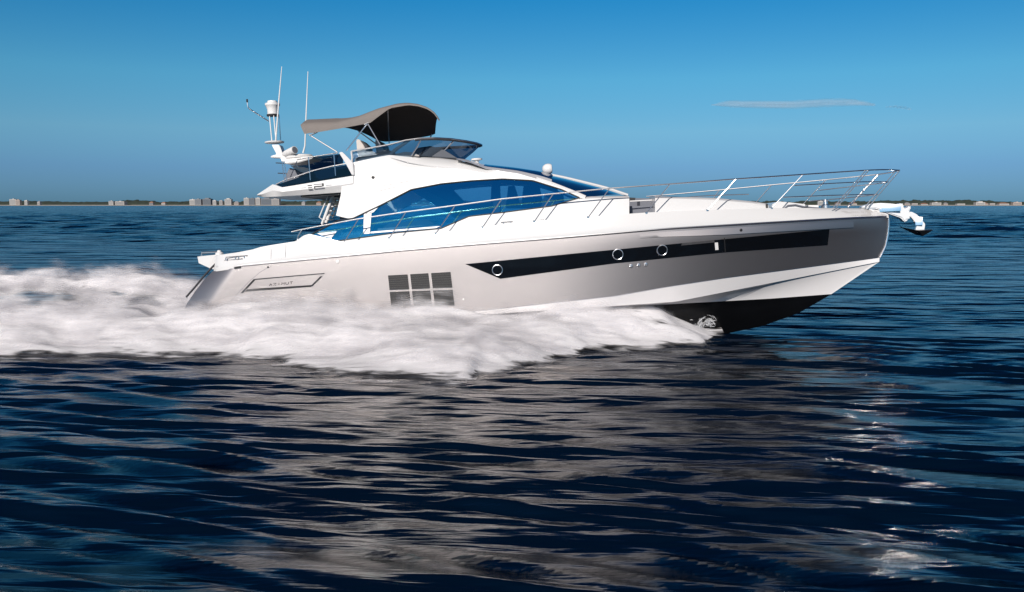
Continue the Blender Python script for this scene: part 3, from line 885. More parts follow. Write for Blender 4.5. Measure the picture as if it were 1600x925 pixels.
# added mirror plates by the anchor, angled to throw sun glints onto the water
def glint_plate(name, ca, target, a_, b_):
    half = (to_sun + (target - BOAT @ ca).normalized()).normalized()
    nn = BINV.to_3x3() @ half
    uu = Vector((0, 0, 1)).cross(nn).normalized(); vv = nn.cross(uu)
    bm = bmesh.new()
    add_grid(bm, [[ca + uu * (a_ * a) + vv * (b_ * b) - nn * (.03 * a_ * a * a + .03 * b_ * b * b) for b in (-1, -.5, 0, .5, 1)] for a in np.linspace(-1, 1, 9)], 0.02)
    return finish(bm, name, M['mirror_steel'], o)
glint_plate('roller_glint_plate', P(1391, 325, -.22), G(1430, 750), .30, .10)
glint_plate('shank_glint_plate', P(1436, 345.5, -.12), G(1464, 830), .10, .12)
prism('anchor_shank', [(1421, 331), (1425, 331), (1433, 335), (1446, 350), (1444, 362), (1431, 361), (1433, 351.5), (1424.7, 340), (1421.5, 338)], -.06, .06, 'bright_steel', o, .015)
bm = bmesh.new()
tipa, mida, enda = P(1404, 354, 0), P(1430, 361.5, 0), P(1455, 360.5, 0)
keelp = P(1442, 369, 0)
v = [bm.verts.new(p) for p in (tipa, mida + Vector((0, -.28, .02)), enda + Vector((0, -.16, 0.02)), keelp, mida + Vector((0, .28, .02)), enda + Vector((0, .16, .02)), mida + Vector((0, 0, -.10)), enda + Vector((0, 0, .05)), mida + Vector((0, 0, .05)))]
for f in ((0, 1, 6), (1, 2, 3), (1, 3, 6), (0, 6, 4), (4, 6, 3), (4, 3, 5), (0, 8, 1), (0, 4, 8), (1, 8, 7, 2), (4, 5, 7, 8), (2, 7, 3), (7, 5, 3)):
    bm.faces.new([v[i] for i in f])
finish(bm, 'anchor_fluke', M['dark_steel'], o, smooth=False)
bm = bmesh.new()
add_tube(bm, [P(x, y, 0) for x, y in ((1388.8, 341), (1388.8, 352), (1387.8, 366), (1384, 385), (1375.5, 402.5))], 0.03, 12)
finish(bm, 'stem_guard', M['mirror_steel'], yacht)

# ---- flybridge: screen, seats, rails, canopy
TOPS = [(549, 236.5, -1.55), (575, 232, -1.55), (609, 226, -1.52), (633, 219.5, -1.5), (655, 216.3, -1.47), (680, 215.6, -1.38), (705, 217.0, -1.15), (730, 220.5, -.75), (745, 223.5, -.38), (752.4, 226, 0.0)]
BOTS = [(550, 254.2, -1.5), (580, 247.8, -1.5), (609, 242.3, -1.5), (626, 242.8, -1.46), (640, 243.2, -1.42), (657, 243.4, -1.32), (678, 245, -1.05), (703, 247.6, -.70), (717, 249, -.36), (725, 250, 0.0)]
def smooth3(tab, n):
    t = np.linspace(0, 1, len(tab)); q = np.linspace(0, 1, n); a = np.array(tab)
    return [[float(np.interp(v, t, a[:, k])) for k in range(3)] for v in q]
T3, B3 = [P(*v) for v in smooth3(TOPS, 40)], [P(*v) for v in smooth3(BOTS, 40)]
bm = bmesh.new(); g = [[a, a.lerp(b, .5) + Vector((0.02, -.03, 0)), b] for a, b in zip(T3, B3)]
gm = [[Vector((p.x, -p.y, p.z)) for p in r] for r in g[::-1]]
add_grid(bm, g + gm[1:])
fs = finish(bm, 'flybridge_screen', M['screen_glass'], yacht)
bm = bmesh.new(); tp = [r[0] for r in g + gm[1:]]; add_tube(bm, tp, 0.026, 8); finish(bm, 'screen_rim', M['steel'], fs)
bm = bmesh.new(); add_tube(bm, [r[0] + Vector((.0, 0, -.035)) for r in g[16:] + gm[1:25]], 0.03, 8); finish(bm, 'screen_rim', M['rubber'], fs)
for i in (0, 18, 27):
    bm = bmesh.new(); add_tube(bm, [g[i][2], g[i][1], g[i][0]], 0.022 if i else .03, 8); finish(bm, 'screen_post', M['steel'] if i else M['gelcoat'], fs)
prism('windscreen_brace', [(637, 217.5), (646, 216.2), (622, 233.5), (612, 242.2), (604, 242.5), (617, 231)], -1.46, -1.40, 'upholstery', yacht, .01)
prism('flybridge_post', [(529.5, 238.5), (534, 237), (538.5, 241), (551.5, 254.5), (553, 274), (549.5, 273), (541, 257)], -1.66, -1.56, 'gelcoat', yacht, .012)
# flybridge moulding inside the screen
prism('helm_moulding', [(640, 243), (652, 231), (672, 228), (690, 232), (716, 248)], -1.1, 1.1, 'lining', yacht, .02)
prism('side_moulding', [(608, 243), (632, 237), (648, 238), (656, 244)], -1.38, -1.25, 'upholstery', yacht, .02)
prism('sofa_base', [(553, 254), (556, 246), (600, 240), (640, 240), (640, 246)], -1.2, 1.1, 'upholstery', yacht, .02)
def chair(px, py, y, s=1.0):
    st = prism('helm_chair', [(px, py), (px + 1.5 * s, py - 2 * s), (px + 7 * s, py), (px + 12 * s, py + 9 * s), (px + 15 * s, py + 17 * s), (px + 30 * s, py + 19 * s), (px + 31 * s, py + 25 * s), (px + 3 * s, py + 27 * s), (px + 1 * s, py + 14 * s)], y, y + .55, 'upholstery', yacht, .03)
    prism('backrest_insert', [(px + 6 * s, py + 0.5 * s), (px + 9 * s, py + 1 * s), (px + 18 * s, py + 9 * s), (px + 19.5 * s, py + 17 * s), (px + 15 * s, py + 16.5 * s), (px + 12.5 * s, py + 9 * s)], y - .015, y + .565, 'dark_upholstery', st, .01)
chair(556.5, 219, -.85, 1.0); chair(586, 219.5, .25, 0.85)
# aft flybridge: smoked side panels and rails
bm = bmesh.new()
tp = [(431, 288.8), (460, 279.5), (488.6, 268), (541, 257.6)]; bt = [(441.2, 292.4), (470, 287.8), (500, 283), (551, 274.7)]
g = strip(tp, bt, 12, 3, lambda x, y: P(x, y, -1.61)); add_grid(bm, g, .012)
finish(bm, 'smoked_side_panel', M['dark_glass'], yacht)
bm = bmesh.new(); add_grid(bm, [[Vector((p.x, -p.y, p.z)) for p in r] for r in g], .012, Vector((0, -1, 0))); finish(bm, 'smoked_side_panel', M['dark_glass'], yacht)
prism('flybridge_locker', [(441, 292.6), (470, 287.5), (500, 282.5), (551, 274.2), (545, 262), (527, 265), (522, 276)], -1.54, 1.5, 'black', yacht, .01)
bm = bmesh.new(); g2 = strip([(462, 249), (536, 240)], [(470, 272), (536, 258)], 6, 3, lambda x, y: P(x, y, 1.45)); add_grid(bm, g2, .012); finish(bm, 'smoked_end_panel', M['dark_glass'], yacht)
prism('sun_canopy_cushion', [(440, 288), (452, 262), (474, 271), (488, 279), (470, 287)], 0.3, 1.3, 'grey', yacht, .02)
def tube_part(name, pts, r, m, parent, y=None, n=8):
    bm = bmesh.new(); add_tube(bm, [P(p[0], p[1], p[2] if len(p) > 2 else y) for p in pts], r, n); return finish(bm, name, M[m], parent)
hr = tube_part('flybridge_rail', [(431, 288.3), (445, 281.5), (465, 275), (488.6, 266.8), (515, 260.5), (541, 255.6)], .02, 'steel', yacht, -1.61)
tube_part('upper_rail', [(464, 249.5), (492, 244.5), (528, 238.8)], .018, 'steel', hr, -1.6)
tube_part('upper_rail', [(470, 254.5), (500, 249), (537, 243.5)], .014, 'steel', hr, 1.5)
for a, b in (((482, 245.5), (485, 281.5)), ((521.4, 238.5), (524.4, 274.5)), ((440.6, 252), (444.5, 284)), ((444, 252), (448, 283))):
    post(a, b, -1.62, -1.62, hr)
post((464, 252), (453, 279), -1.2, -1.6, hr)
for y0 in (254.5, 270.5):
    tube_part('mid_rail', [(431 if y0 < 260 else 434, y0), (452, y0 + 1), (470, y0 - 1)], .016, 'rubber', hr, 1.4)

# canopy of taupe canvas on a steel frame
can_n_top = [(469.5, 195), (490, 193), (525, 192), (560, 183), (590, 171), (609, 166), (622, 162.6), (638, 161.3), (655, 163.3), (670, 168.5), (681, 177), (687, 187)]
can_n_bot = [(475.5, 208.6), (496.5, 206), (541, 198.5), (562, 194.5), (578, 191.5), (592, 181), (609, 168.5), (638, 163.6), (655, 165.6), (670, 170.8), (680, 179), (686, 189)]
can_f = [(500, 200), (515, 201), (541, 199), (560, 204), (578, 212), (590, 219), (600, 221), (625, 219.5), (648, 215.5), (662, 213.5), (673, 211.5), (680, 208.5)]
nt, nb, nf = resample(can_n_top, 34), resample(can_n_bot, 34), resample(can_f, 34)
bm = bmesh.new(); g = []
for i in range(34):
    a, b, c = P(*nb[i], -1.42), P(*nt[i], -1.36), P(*nf[i], 1.42)
    row = [a, a.lerp(b, .55) + Vector((0, -.03, 0)), b]
    for k in np.linspace(0.1, 1, 10):
        q = b.lerp(c, k); h = max(0.0, b.z - c.z)
        q.z += 0.22 * math.sin(math.pi * k) + h * (k - k ** 3.2) * 0.9
        row.append(q)
    g.append(row)
add_grid(bm, g, 0.012, Vector((0, 0, -1)), mb=1)
canopy = finish(bm, 'canopy', [M['canvas'], M['canvas_shade']], yacht, angle=70)
for pts in ([(483, 210.5, -1.35), (526.7, 237.5, -1.6)], [(574, 193, -1.4), (541, 235.5, -1.6)], [(575, 194, -1.4), (593.6, 226, -1.45)], [(675, 209.5, 1.3), (672, 215.5, 1.3)],
            [(496, 206.5, -1.38), (484, 211.5, -1.38)], [(569, 194.6, -1.42), (576, 191.5, -1.42)], [(560, 205, 1.3), (592, 228, 1.3)]):
    tube_part('canopy_pole', pts, .02, 'steel', canopy)
tube_part('canopy_bow', [(nt[20][0], nt[20][1] + 2, -1.3)] + [(nt[20][0] + (nf[20][0] - nt[20][0]) * k, nt[20][1] + (nf[20][1] - nt[20][1]) * k + 4, -1.3 + 2.6 * k) for k in (.9, .98)], .018, 'steel', canopy)

# ---- radar mast and aerials at the aft end of the flybridge
mast = prism('radar_mast', [(424, 226), (436, 226), (443, 244), (452, 247), (464, 247.5), (464, 252), (440, 253), (438, 246.5), (422, 246), (422.5, 243.8), (432, 241)], -.18, .18, 'plastic', yacht, .03)
bm = bmesh.new(); add_lathe(bm, P(429, 224, 0), (0, 0, 1), [(0, .22), (.015, .30), (.05, .31), (.065, .26)], 22); finish(bm, 'mast_platform', M['plastic'], mast)
bm = bmesh.new(); c = P(468, 248, -.1)
add_lathe(bm, c + Vector((0, 0, -.06)), (0, 0, 1), [(0, .14), (.02, .30), (.07, .43), (.13, .44), (.17, .40), (.20, .18)], 26); finish(bm, 'radar_dome', M['plastic'], mast)
bm = bmesh.new(); a, b = P(444, 241, -.3), P(460, 234.5, -.6); add_lathe(bm, a, b - a, [(0, .07), (.1, .10), ((b - a).length, .125), ((b - a).length + .02, .12)], 18); ho = finish(bm, 'loud_hailer', M['plastic'], mast)
bm = bmesh.new(); add_lathe(bm, b + (b - a).normalized() * .021, b - a, [(0, .1), (.006, .1)], 18); finish(bm, 'hailer_mouth', M['grey'], ho)
bm = bmesh.new(); add_lathe(bm, P(426.5, 179.5, 0), (0.02, 0, 1), [(0, .15), (.02, .17), (.16, .17), (.26, .2), (.30, .235), (.36, .235), (.385, .16), (.44, .15), (.45, .10)], 22); finish(bm, 'satellite_dome', M['plastic'], mast)
bm = bmesh.new(); add_lathe(bm, P(426.5, 181.5, 0), (0, 0, 1), [(0, .19), (.05, .2)], 18); finish(bm, 'dome_base', M['rubber'], mast)
for a, b, y in (((421, 180), (425, 222), -.12), ((427.6, 180), (431.5, 222), -.14), ((435.8, 180), (438.5, 222), .08), ((433.5, 180), (430, 222), .1)):
    tube_part('mast_strut', [(*a, y), (*b, y * 1.4)], .018, 'steel' if y > 0 else 'plastic', mast)
tube_part('aerial_arm', [(420, 189.5, 0), (389.5, 170, -.3), (387.3, 167, -.3), (386.2, 158, -.3)], .018, 'steel', mast)
tube_part('sensor_tip', [(386.3, 160, -.3), (386.0, 155, -.3)], .03, 'rubber', mast)
tube_part('whip_aerial', [(430.8, 221, -.25), (435.5, 160, -.25), (440.3, 104, -.25)], [.026, .022, .011], 'plastic', yacht)
tube_part('whip_aerial', [(473.6, 239, -.4), (476.5, 228, -.4), (478.3, 180, -.4), (481.2, 111.6, -.4)], [.03, .024, .020, .011], 'plastic', yacht)
prism('mast_base', [(441, 249), (490, 243.6), (488, 247.5), (466, 254), (446, 256)], -.5, .5, 'plastic', yacht, .02)
prism('dinghy_chock', [(452, 258), (480, 262), (489, 274), (482, 275.5), (462, 265)], .4, .8, 'plastic', yacht, .02)

# ---- stairs from cockpit to flybridge
stair = tube_part('stair', [(521, 303, -.95), (503.5, 350, -.95)], .05, 'plastic', yacht)
tube_part('stair_stringer', [(526.5, 303, -.3), (509, 348, -.3)], .05, 'plastic', stair)
tube_part('stair_handrail', [(514, 302, -1.0), (498.8, 339.5, -1.0), (505, 344, -1.0), (503, 352, -1.0)], .02, 'plastic', stair)
tube_part('stair_handrail', [(529.8, 312, -.2), (519.5, 340, -.2)], .02, 'plastic', stair)
for k in range(6):
    x0, y0 = 519.5 - 2.5 * k, 309 + 6.8 * k
    bm = bmesh.new(); a = P(x0, y0, -.95); add_box(bm, (a.x - .04, -.92, a.z - .012), (a.x + .12, -.3, a.z + .012)); finish(bm, 'stair_tread', M['plastic'], stair, smooth=False)
prism('cockpit_bulkhead', [(534, 301), (552, 299), (552, 342), (545, 341), (530, 352)], 1.2, 1.3, 'lining', yacht, 0)

# ---- searchlight and horn on the roof
bm = bmesh.new(); c = P(855, 264.5, -.3)
add_lathe(bm, P(848, 281, -.3), (0, 0, 1), [(0, .11), (.06, .12), (.1, .07), (.16, .07), (.18, .1)], 16)
add_lathe(bm, c + Vector((-.15, 0, 0)), (1, 0, 0.05), [(0, .05), (.03, .11), (.1, .155), (.18, .165), (.25, .155), (.30, .12), (.31, .05)], 20)
add_lathe(bm, c + Vector((0, 0, -.26)), (0, 0, 1), [(0, .10), (.05, .06), (.14, .06)], 14)
finish(bm, 'searchlight', M['plastic'], yacht)
bm = bmesh.new(); add_lathe(bm, P(745.5, 262, -.5), (0, 0, 1), [(0, .10), (.03, .10), (.05, .075), (.17, .065), (.22, .07), (.235, .17), (.275, .175), (.29, .12)], 20); finish(bm, 'roof_beacon', M['plastic'], yacht)

# ------------------------------------------------------------------ wake and bow spray
def foam_material(shell):
    m = bpy.data.materials.new('spray veil' if shell else 'white water'); m.use_nodes = True
    n, l = m.node_tree.nodes, m.node_tree.links
    b = n['Principled BSDF']
    b.inputs['Base Color'].default_value = (0.70, 0.69, 0.71, 1); b.inputs['Roughness'].default_value = 0.9
    b.inputs['Specular IOR Level'].default_value = 0.1
    tc, mp, nz, mp2, nz2 = n.new('ShaderNodeTexCoord'), n.new('ShaderNodeMapping'), n.new('ShaderNodeTexNoise'), n.new('ShaderNodeMapping'), n.new('ShaderNodeTexNoise')
    mp.inputs['Scale'].default_value = (0.42, 1.0, 1.0); nz.inputs['Scale'].default_value = 1.5; nz.inputs['Detail'].default_value = 5
    mp2.inputs['Scale'].default_value = (0.22, 1.0, 1.0); nz2.inputs['Scale'].default_value = 6.0; nz2.inputs['Detail'].default_value = 2
    for p in (mp, mp2): l.new(tc.outputs['Object'], p.inputs[0])
    l.new(mp.outputs[0], nz.inputs['Vector']); l.new(mp2.outputs[0], nz2.inputs['Vector'])
    add = n.new('ShaderNodeMath'); add.operation = 'MULTIPLY_ADD'; add.inputs[1].default_value = 0.5
    l.new(nz2.outputs['Fac'], add.inputs[0]); l.new(nz.outputs['Fac'], add.inputs[2])
    at = n.new('ShaderNodeAttribute'); at.attribute_name = 'thr'
    sub = n.new('ShaderNodeMath'); sub.operation = 'SUBTRACT'; l.new(add.outputs[0], sub.inputs[0]); l.new(at.outputs['Fac'], sub.inputs[1])
    mr = n.new('ShaderNodeMapRange'); mr.interpolation_type = 'SMOOTHSTEP'
    mr.inputs['From Min'].default_value = 0.0; mr.inputs['From Max'].default_value = 0.42 if shell else 0.22
    mr.inputs['To Max'].default_value = 0.35 if shell else 1.0
    l.new(sub.outputs[0], mr.inputs['Value'])
    n.remove(b)
    di, tr, ms, tp, mo = n.new('ShaderNodeBsdfDiffuse'), n.new('ShaderNodeBsdfTranslucent'), n.new('ShaderNodeMixShader'), n.new('ShaderNodeBsdfTransparent'), n.new('ShaderNodeMixShader')
    di.inputs[0].default_value = tr.inputs[0].default_value = (0.92, 0.905, 0.92, 1)
    ms.inputs[0].default_value = 0.25
    l.new(di.outputs[0], ms.inputs[1]); l.new(tr.outputs[0], ms.inputs[2])
    l.new(mr.outputs[0], mo.inputs[0]); l.new(tp.outputs[0], mo.inputs[1]); l.new(ms.outputs[0], mo.inputs[2])
    l.new(mo.outputs[0], n['Material Output'].inputs[0])
    return m
M['foam'], M['veil'] = foam_material(False), foam_material(True)

OUT = [(1117, 530), (1100, 545), (1050, 546), (1000, 547), (920, 553), (850, 566), (790, 580), (745, 588), (720, 602), (640, 604), (560, 593), (440, 567), (330, 557), (180, 555), (0, 562), (-150, 566)]
ow = sorted([(G(x, y).x, G(x, y).y) for x, y in OUT])
TOPL = [(1117, 521), (1085, 505), (1040, 488), (1000, 482), (900, 484), (760, 487), (680, 482), (600, 474), (520, 470), (450, 470), (380, 470), (300, 474)]
tw_ = sorted([((BOAT @ P(x, y, -2.3)).x, max(0.02, (BOAT @ P(x, y, -bc(x))).z)) for x, y in TOPL])
XB, XS = (BOAT @ P(1119, 524, 0)).x, (BOAT @ P(292, 474, -2)).x
def wake_height(X, Y):
    yo = np.abs(np.interp(X, [a for a, _ in ow], [b for _, b in ow]))
    h0 = np.interp(X, [a for a, _ in tw_], [b for _, b in tw_])
    bw_ = 2.1 * np.clip(1 - np.clip((X - (XB - 7)) / 7.0, 0, 1) ** 1.7, 0, 1)
    aft = sstep(XS + 0.5, XS - 3.0, X)
    A = np.abs(Y)
    yo_n = np.where(Y > 0, yo + 1.5 + 2.5 * aft, yo)
    s = (A - bw_) / np.maximum(yo_n - bw_, 0.25)
    lump = fbm(X * 0.55, Y * 0.9, 4, 3) - 0.5
    s = s + 0.30 * lump * np.clip(s * 1.4, 0, 1)
    prof = np.where(s < 1, np.clip(1 - np.clip(s, 0, 1) ** 1.8, 0, 1) ** 1.5, 0)
    trough = 1 - aft * (0.72 - 0.25 * sstep(XS - 3, XS - 10, X)) * np.exp(-(Y / 1.9) ** 2)
    side = np.where(Y > 0, 1.0 + 0.35 * aft, 1.0 - 0.12 * aft)
    Hh = h0 * prof * trough * side
    Hh = Hh * (1 + 1.1 * (fbm(X * 0.5 + 5, Y * 0.9, 3, 9) - 0.5)) + 0.06 * (fbm(X * 1.2, Y * 2.6, 2, 21) - 0.5) * prof
    return Hh, s
def build_wake():
    xs = np.arange(-23, XB + 0.2, 0.085); ys = np.arange(-8.5, 11.0, 0.085)
    X, Y = np.meshgrid(xs, ys)
    Hh, s = wake_height(X, Y)
    fwd = sstep(XB - 7.0, XB - 0.3, X)
    thr = 0.20 + 0.55 * sstep(0.72, 1.0, s) + 0.36 * sstep(XB - 5.5, XB, X) + 0.22 * sstep(XB - 0.6, XB, X)
    thr += 0.25 * sstep(XS, XS - 4, X) * np.exp(-((np.abs(Y) - 1.2) / 1.4) ** 2) * 2.2
    core = np.stack([X, Y, Hh * 0.86 + 0.025], -1).reshape(-1, 3)
    o = grid_object('wake_foam', core, len(xs), len(ys), M['foam'], keep=(s < 1.03), attrs={'thr': thr})
    tag(o, 'white foaming wake and bow wave along the yacht', 'wake', kind='stuff')
    xs = np.arange(-23, XB + 0.2, 0.14); ys = np.arange(-8.5, 11.0, 0.14)
    X, Y = np.meshgrid(xs, ys)
    Hh, s = wake_height(X, Y)
    fwd = sstep(XB - 7.0, XB, X)
    N = 10
    for k in range(N):
        f = (k + 1) / N
        Z = Hh * (0.86 + 0.36 * f) - 0.03 + 0.22 * f * np.clip(1.3 - s, 0, 1) * (1 - 0.7 * fwd)
        thr = 0.40 + 0.45 * f + 0.35 * sstep(0.7, 1.2, s) + 0.20 * sstep(XB - 4, XB, X) + 0.45 * sstep(XB - 0.6, XB - 0.1, X)
        v = grid_object('spray_veil', np.stack([X, Y - 0.12 * f * np.sign(Y)*-1, Z], -1).reshape(-1, 3), len(xs), len(ys), M['veil'], parent=o, keep=(s < 1.2), attrs={'thr': thr})
    return o
wake = build_wake()

# curl of clear water thrown up where the stem cuts in
M['splash'] = mat('thrown water', (0.75, 0.76, 0.78), 0.15, 0, 0, 0.6)
M['splash'].node_tree.nodes['Principled BSDF'].inputs['Alpha'].default_value = 0.55
def build_splash():
    bm = bmesh.new(); rr = random.Random(5)
    c = BOAT @ P(1102, 524, -0.25)
    for k in range(150):
        t = rr.random(); r0 = 0.28 + 0.36 * rr.random()
        a0 = R(35 + 120 * t); da = R(14 + 26 * rr.random()); y = c.y - 0.1 - 0.35 * rr.random()
        pts = []
        for q in range(5):
            a = a0 + da * q / 4
            pts.append(Vector((c.x + r0 * 0.62 * math.cos(a) + rr.uniform(-.015, .015), y + rr.uniform(-.02, .02), 0.02 + r0 * 1.05 * math.sin(a) + rr.uniform(-.02, .02))))
        w = 0.003 + 0.005 * rr.random()
        add_tube(bm, pts, [w * .3, w, w, w, w * .2], 5)
    for k in range(90):
        p = Vector((c.x + rr.uniform(-1.6, .3), c.y - rr.uniform(0, .6), rr.uniform(.02, .5)))
        w = 0.004 + .007 * rr.random()
        add_tube(bm, [p, p + Vector((-.05, 0, .01)), p + Vector((-.10, 0, 0))], [w * .3, w, w * .3], 5)
    o = finish(bm, 'bow_splash', M['splash'], None)
    tag(o, 'curling splash of clear water at the stem', 'splash', kind='stuff')
build_splash()

# ------------------------------------------------------------------ far shore
DS = 3000.0
def SX(px, D=DS): return W(px, 321, CAM.y + D).x
def SH(dpy, D=DS): return dpy / F_PX * D * 1.06
Y0 = CAM.y + DS
bm = bmesh.new()
xs = np.linspace(SX(-250), SX(1850), 160)
g = []
for x in xs:
    j = 30 * float(vnoise(np.array([x / 160.0]), np.array([0.0]), 5)[0])
    g.append([Vector((x, Y0 - 60 + j, -1)), Vector((x, Y0 - 25 + j, 1.6)), Vector((x, Y0 + 10 + j, 2.6)), Vector((x, Y0 + 900, 6)), Vector((x, Y0 + 905, -2))])
add_grid(bm, g)
tag(finish(bm, 'shore', M['sand'], smooth=True), 'low sandy shore along the horizon', 'shore', kind='structure')
def build_woods():
    nx, ny = 1400, 14
    xs = np.linspace(SX(-250), SX(1850), nx); ys = np.linspace(0, 1, ny)
    X, V = np.meshgrid(xs, ys)
    env = 9 + 13 * fbm(X / 120.0, X * 0 + 3, 3, 31) ** 1.3 + 5 * sstep(SX(400), SX(540), X) * (X < SX(900))
    top = env * (0.55 + 0.75 * fbm(X / 11.0, V * 3, 4, 8))
    Z = np.where(V < 0.5, V * 2, 1.0 - 0.25 * np.clip(V - 0.5, 0, 1)) ** 0.6 * top + 1.0
    Yv = Y0 + 60 + V * 120 + 10 * fbm(X / 9.0, V * 6, 3, 14)
    Z[0, :] = 0.5
    o = grid_object('woodland', np.stack([X, Yv, Z], -1).reshape(-1, 3), nx, ny, M['woods'])
    tag(o, 'dark band of trees along the far shore', 'woodland', kind='stuff')
build_woods()
# every building on the shore: px span, top row, tone, kind, label
BLD = [
 (9, 19, 311.5, 0, 'flat', 'low pale block, leftmost building on the shore at the far left'),
 (19.5, 26, 312.6, 3, 'flat', 'short tan block beside the leftmost pale building on the shore'),
 (31, 35.5, 313.5, 0, 'flat', 'small narrow white building just right of the leftmost pair'),
 (53, 57, 314.5, 1, 'hip', 'small lone house in trees at the left of the shore'),
 (166, 173, 314.5, 0, 'flat', 'small white house at the left end of the low white row'),
 (174, 188, 315, 1, 'flat', 'wide low white building in the middle of the left tree belt'),
 (224, 230, 315.6, 2, 'hip', 'small grey roofed house alone between trees and the condominium row'),
 (244, 250, 316.2, 1, 'hip', 'tiny pale house left of the condominium row'),
 (289, 297.5, 312, 0, 'flat', 'pale square condominium, first of the row from the left'),
 (300, 310, 311.6, 2, 'flat', 'grey condominium behind its pale square neighbour'),
 (311, 323.5, 311, 4, 'step', 'wide dark grey condominium with stepped roof'),
 (328, 333.5, 313.6, 0, 'flat', 'low narrow white block right of the wide dark condominium'),
 (339, 344, 313.8, 1, 'flat', 'low beige block between two taller condominiums'),
 (348, 358, 311.6, 0, 'step', 'white condominium with a stepped top, middle of the row'),
 (362, 369, 315.4, 3, 'hip', 'low tan beach house in front of the condominium row'),
 (374, 381.5, 309.8, 0, 'flat', 'tallest white tower of the condominium row'),
 (382.3, 391.5, 310.2, 4, 'flat', 'dark glazed tower between the two tall white towers'),
 (393, 400.3, 309.6, 0, 'flat', 'slim white tower near the right end of the row'),
 (401.5, 419, 310.6, 4, 'step', 'long dark condominium under the flybridge wing tip'),
 (421.5, 433, 311.2, 1, 'step', 'pale pink condominium at the right end of the row'),
 (468, 473, 315.4, 0, 'hip', 'small white house seen below the flybridge wing'),
 (490, 497, 315.6, 3, 'hip', 'small tan house left of the boarding stairs'),
 (1283, 1292, 315.0, 0, 'flat', 'white house behind the bow rail, left of the pulpit posts'),
 (1311, 1319, 317.2, 1, 'hip', 'low beige house behind the bow pulpit'),
 (1334, 1345, 317, 0, 'hip', 'wide low white house behind the bow pulpit posts'),
 (1417, 1425, 317.2, 3, 'hip', 'small tan house just above the anchor'),
 (1431, 1440, 318, 1, 'flat', 'low pale building right of the anchor'),
 (1446, 1456.5, 317.9, 0, 'hip', 'small white house, second right of the anchor'),
 (1462, 1476.5, 317.0, 0, 'flat', 'long flat white building right of the anchor'),
 (1479, 1485, 317.4, 3, 'hip', 'small tan house beside dark trees right of the anchor'),
 (1502, 1514, 318.4, 0, 'flat', 'very low white building between two clumps of trees at right'),
 (1529, 1543, 316.6, 0, 'step', 'long white building with a raised middle at the right shore'),
 (1543.5, 1553.5, 317.2, 3, 'hip', 'tan roofed house joined to the long white building'),
 (1556, 1564, 318, 1, 'flat', 'low beige building between the right hand houses'),
 (1569, 1584, 317.2, 0, 'hip', 'wide pale house near the right edge'),
 (1589, 1602, 316.6, 3, 'flat', 'tan building cut by the right edge of view'),
]
BASE = 320.6
for px0, px1, top, tone, kind, label in BLD:
    rk = random.random()
    x0, x1, yb = SX(px0), SX(px1), Y0 + 15 + 30 * rk
    h = SH(BASE - top) + 2.0
    dep = max(12, (x1 - x0) * 0.7)
    root = empty('beach_house' if kind == 'hip' else ('condominium' if h > 14 else 'shore_building'), ((x0 + x1) / 2, yb, 0))
    tag(root, label, 'house' if kind == 'hip' else 'building', 'buildings along the far shore')
    w = (x1 - x0) / 2
    bm = bmesh.new(); add_box(bm, (-w, 0, 0), (w, dep, h * (0.72 if kind == 'hip' else 1)))
    if kind == 'step': add_box(bm, (-w * .45, 2, h - .01), (w * .5, dep - 2, h + 3.2))
    if kind == 'flat' and h > 10: add_box(bm, (-w * .2, 3, h - .01), (w * .25, dep - 3, h + 2.0))
    finish(bm, 'wall', M['wall%d' % tone], root, smooth=False)
    if kind == 'hip':
        bm = bmesh.new(); e = h * .72 + .02
        v = [bm.verts.new(q) for q in ((-w - .8, -.8, e), (w + .8, -.8, e), (w + .8, dep + .8, e), (-w - .8, dep + .8, e), (-w * .45, dep / 2, h + 1), (w * .45, dep / 2, h + 1))]
        for f in ((0, 1, 5, 4), (1, 2, 5), (2, 3, 4, 5), (3, 0, 4), (3, 2, 1, 0)): bm.faces.new([v[i] for i in f])
        finish(bm, 'roof', M['tile'] if rk > .5 else M['wall2'], root, smooth=False)
    nst = max(1, int(h // 3.3))
    for k in range(nst):
        z = 1.2 + k * 3.2
        if z + 1.6 > h * (0.72 if kind == 'hip' else 1): break
        bm = bmesh.new(); add_box(bm, (-w * .9, -.06, z), (w * .9, .05, z + 1.5))
        finish(bm, 'window_strip', M['tower_glass'], root, smooth=False)

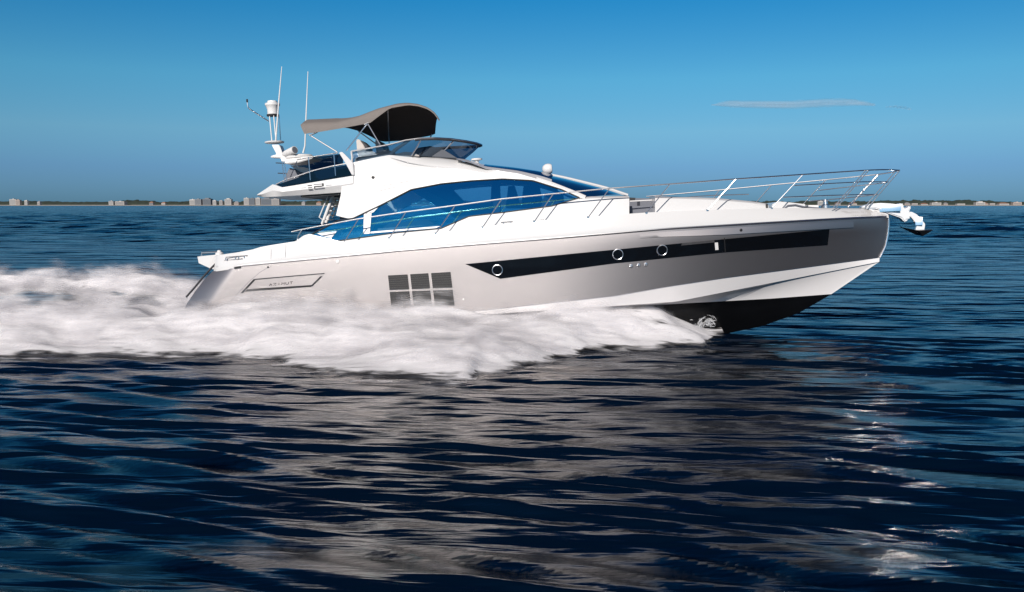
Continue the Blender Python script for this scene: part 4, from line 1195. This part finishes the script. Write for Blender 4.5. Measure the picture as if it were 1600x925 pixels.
# ------------------------------------------------------------------ cirrus streaks
def cloud(name, top, bot, D, dens, label):
    m = bpy.data.materials.new('thin ice cloud'); m.use_nodes = True
    n, l = m.node_tree.nodes, m.node_tree.links
    n.remove(n['Principled BSDF'])
    di, tp, mx, lw, mr = n.new('ShaderNodeBsdfDiffuse'), n.new('ShaderNodeBsdfTransparent'), n.new('ShaderNodeMixShader'), n.new('ShaderNodeLayerWeight'), n.new('ShaderNodeMapRange')
    tc, mp, nz, mu = n.new('ShaderNodeTexCoord'), n.new('ShaderNodeMapping'), n.new('ShaderNodeTexNoise'), n.new('ShaderNodeMath')
    tl, ad = n.new('ShaderNodeBsdfTranslucent'), n.new('ShaderNodeMixShader'); tl.inputs[0].default_value = (0.95, 0.95, 0.95, 1); ad.inputs[0].default_value = 0.6
    di.inputs[0].default_value = (0.95, 0.95, 0.95, 1); lw.inputs['Blend'].default_value = 0.5
    mp.inputs['Scale'].default_value = (0.0007, 0.0007, 0.004); nz.inputs['Detail'].default_value = 5; nz.inputs['Scale'].default_value = 1.0
    mr.inputs['From Min'].default_value, mr.inputs['From Max'].default_value = 0.0, 0.80       # thins out to its edges
    mr.inputs['To Min'].default_value, mr.inputs['To Max'].default_value = dens, 0.0
    mu.operation = 'MULTIPLY'
    l.new(tc.outputs['Object'], mp.inputs[0]); l.new(mp.outputs[0], nz.inputs['Vector'])
    l.new(lw.outputs['Facing'], mr.inputs['Value']); l.new(mr.outputs[0], mu.inputs[0]); l.new(nz.outputs['Fac'], mu.inputs[1])
    l.new(mu.outputs[0], mx.inputs[0]); l.new(tp.outputs[0], mx.inputs[1]); l.new(di.outputs[0], ad.inputs[1]); l.new(tl.outputs[0], ad.inputs[2]); l.new(ad.outputs[0], mx.inputs[2])
    l.new(mx.outputs[0], n['Material Output'].inputs[0])
    N = 40
    t, b = resample(top, N), resample(bot, N)
    bm = bmesh.new(); rings = []
    for i in range(N):
        a, c = W(*t[i], CAM.y + D), W(*b[i], CAM.y + D)
        mid, hz = (a + c) / 2, abs(a.z - c.z) / 2
        dp = 20 + 110 * math.sin(math.pi * (i + .5) / N) ** .6
        rings.append([bm.verts.new((mid.x + 30 * math.sin(3 * k + i), mid.y + dp * math.cos(k * math.pi / 5), mid.z + (hz + 1) * math.sin(k * math.pi / 5))) for k in range(10)])
    for a, c in zip(rings, rings[1:]):
        for k in range(10): bm.faces.new((a[k], a[(k + 1) % 10], c[(k + 1) % 10], c[k]))
    bm.faces.new(rings[0][::-1]); bm.faces.new(rings[-1])
    o = finish(bm, name, m); org = (W(*t[N // 2], CAM.y + D)); o.data.transform(Matrix.Translation(-org)); o.location = org
    tag(o, label, 'cloud')
cloud('cloud', [(1111, 163.5), (1140, 156), (1180, 156), (1240, 156), (1290, 152.5), (1335, 154), (1367, 162)], [(1111, 165), (1140, 168), (1180, 170), (1240, 171.5), (1290, 168), (1335, 166), (1367, 166)], 20000, 0.42, 'long thin pale cloud streak in the blue sky at right')
cloud('cloud', [(1384, 166), (1400, 164), (1412, 166), (1424, 170)], [(1384, 168), (1400, 169), (1412, 170.5), (1424, 172.5)], 20000, 0.3, 'faint short cloud wisp right of the long streak')
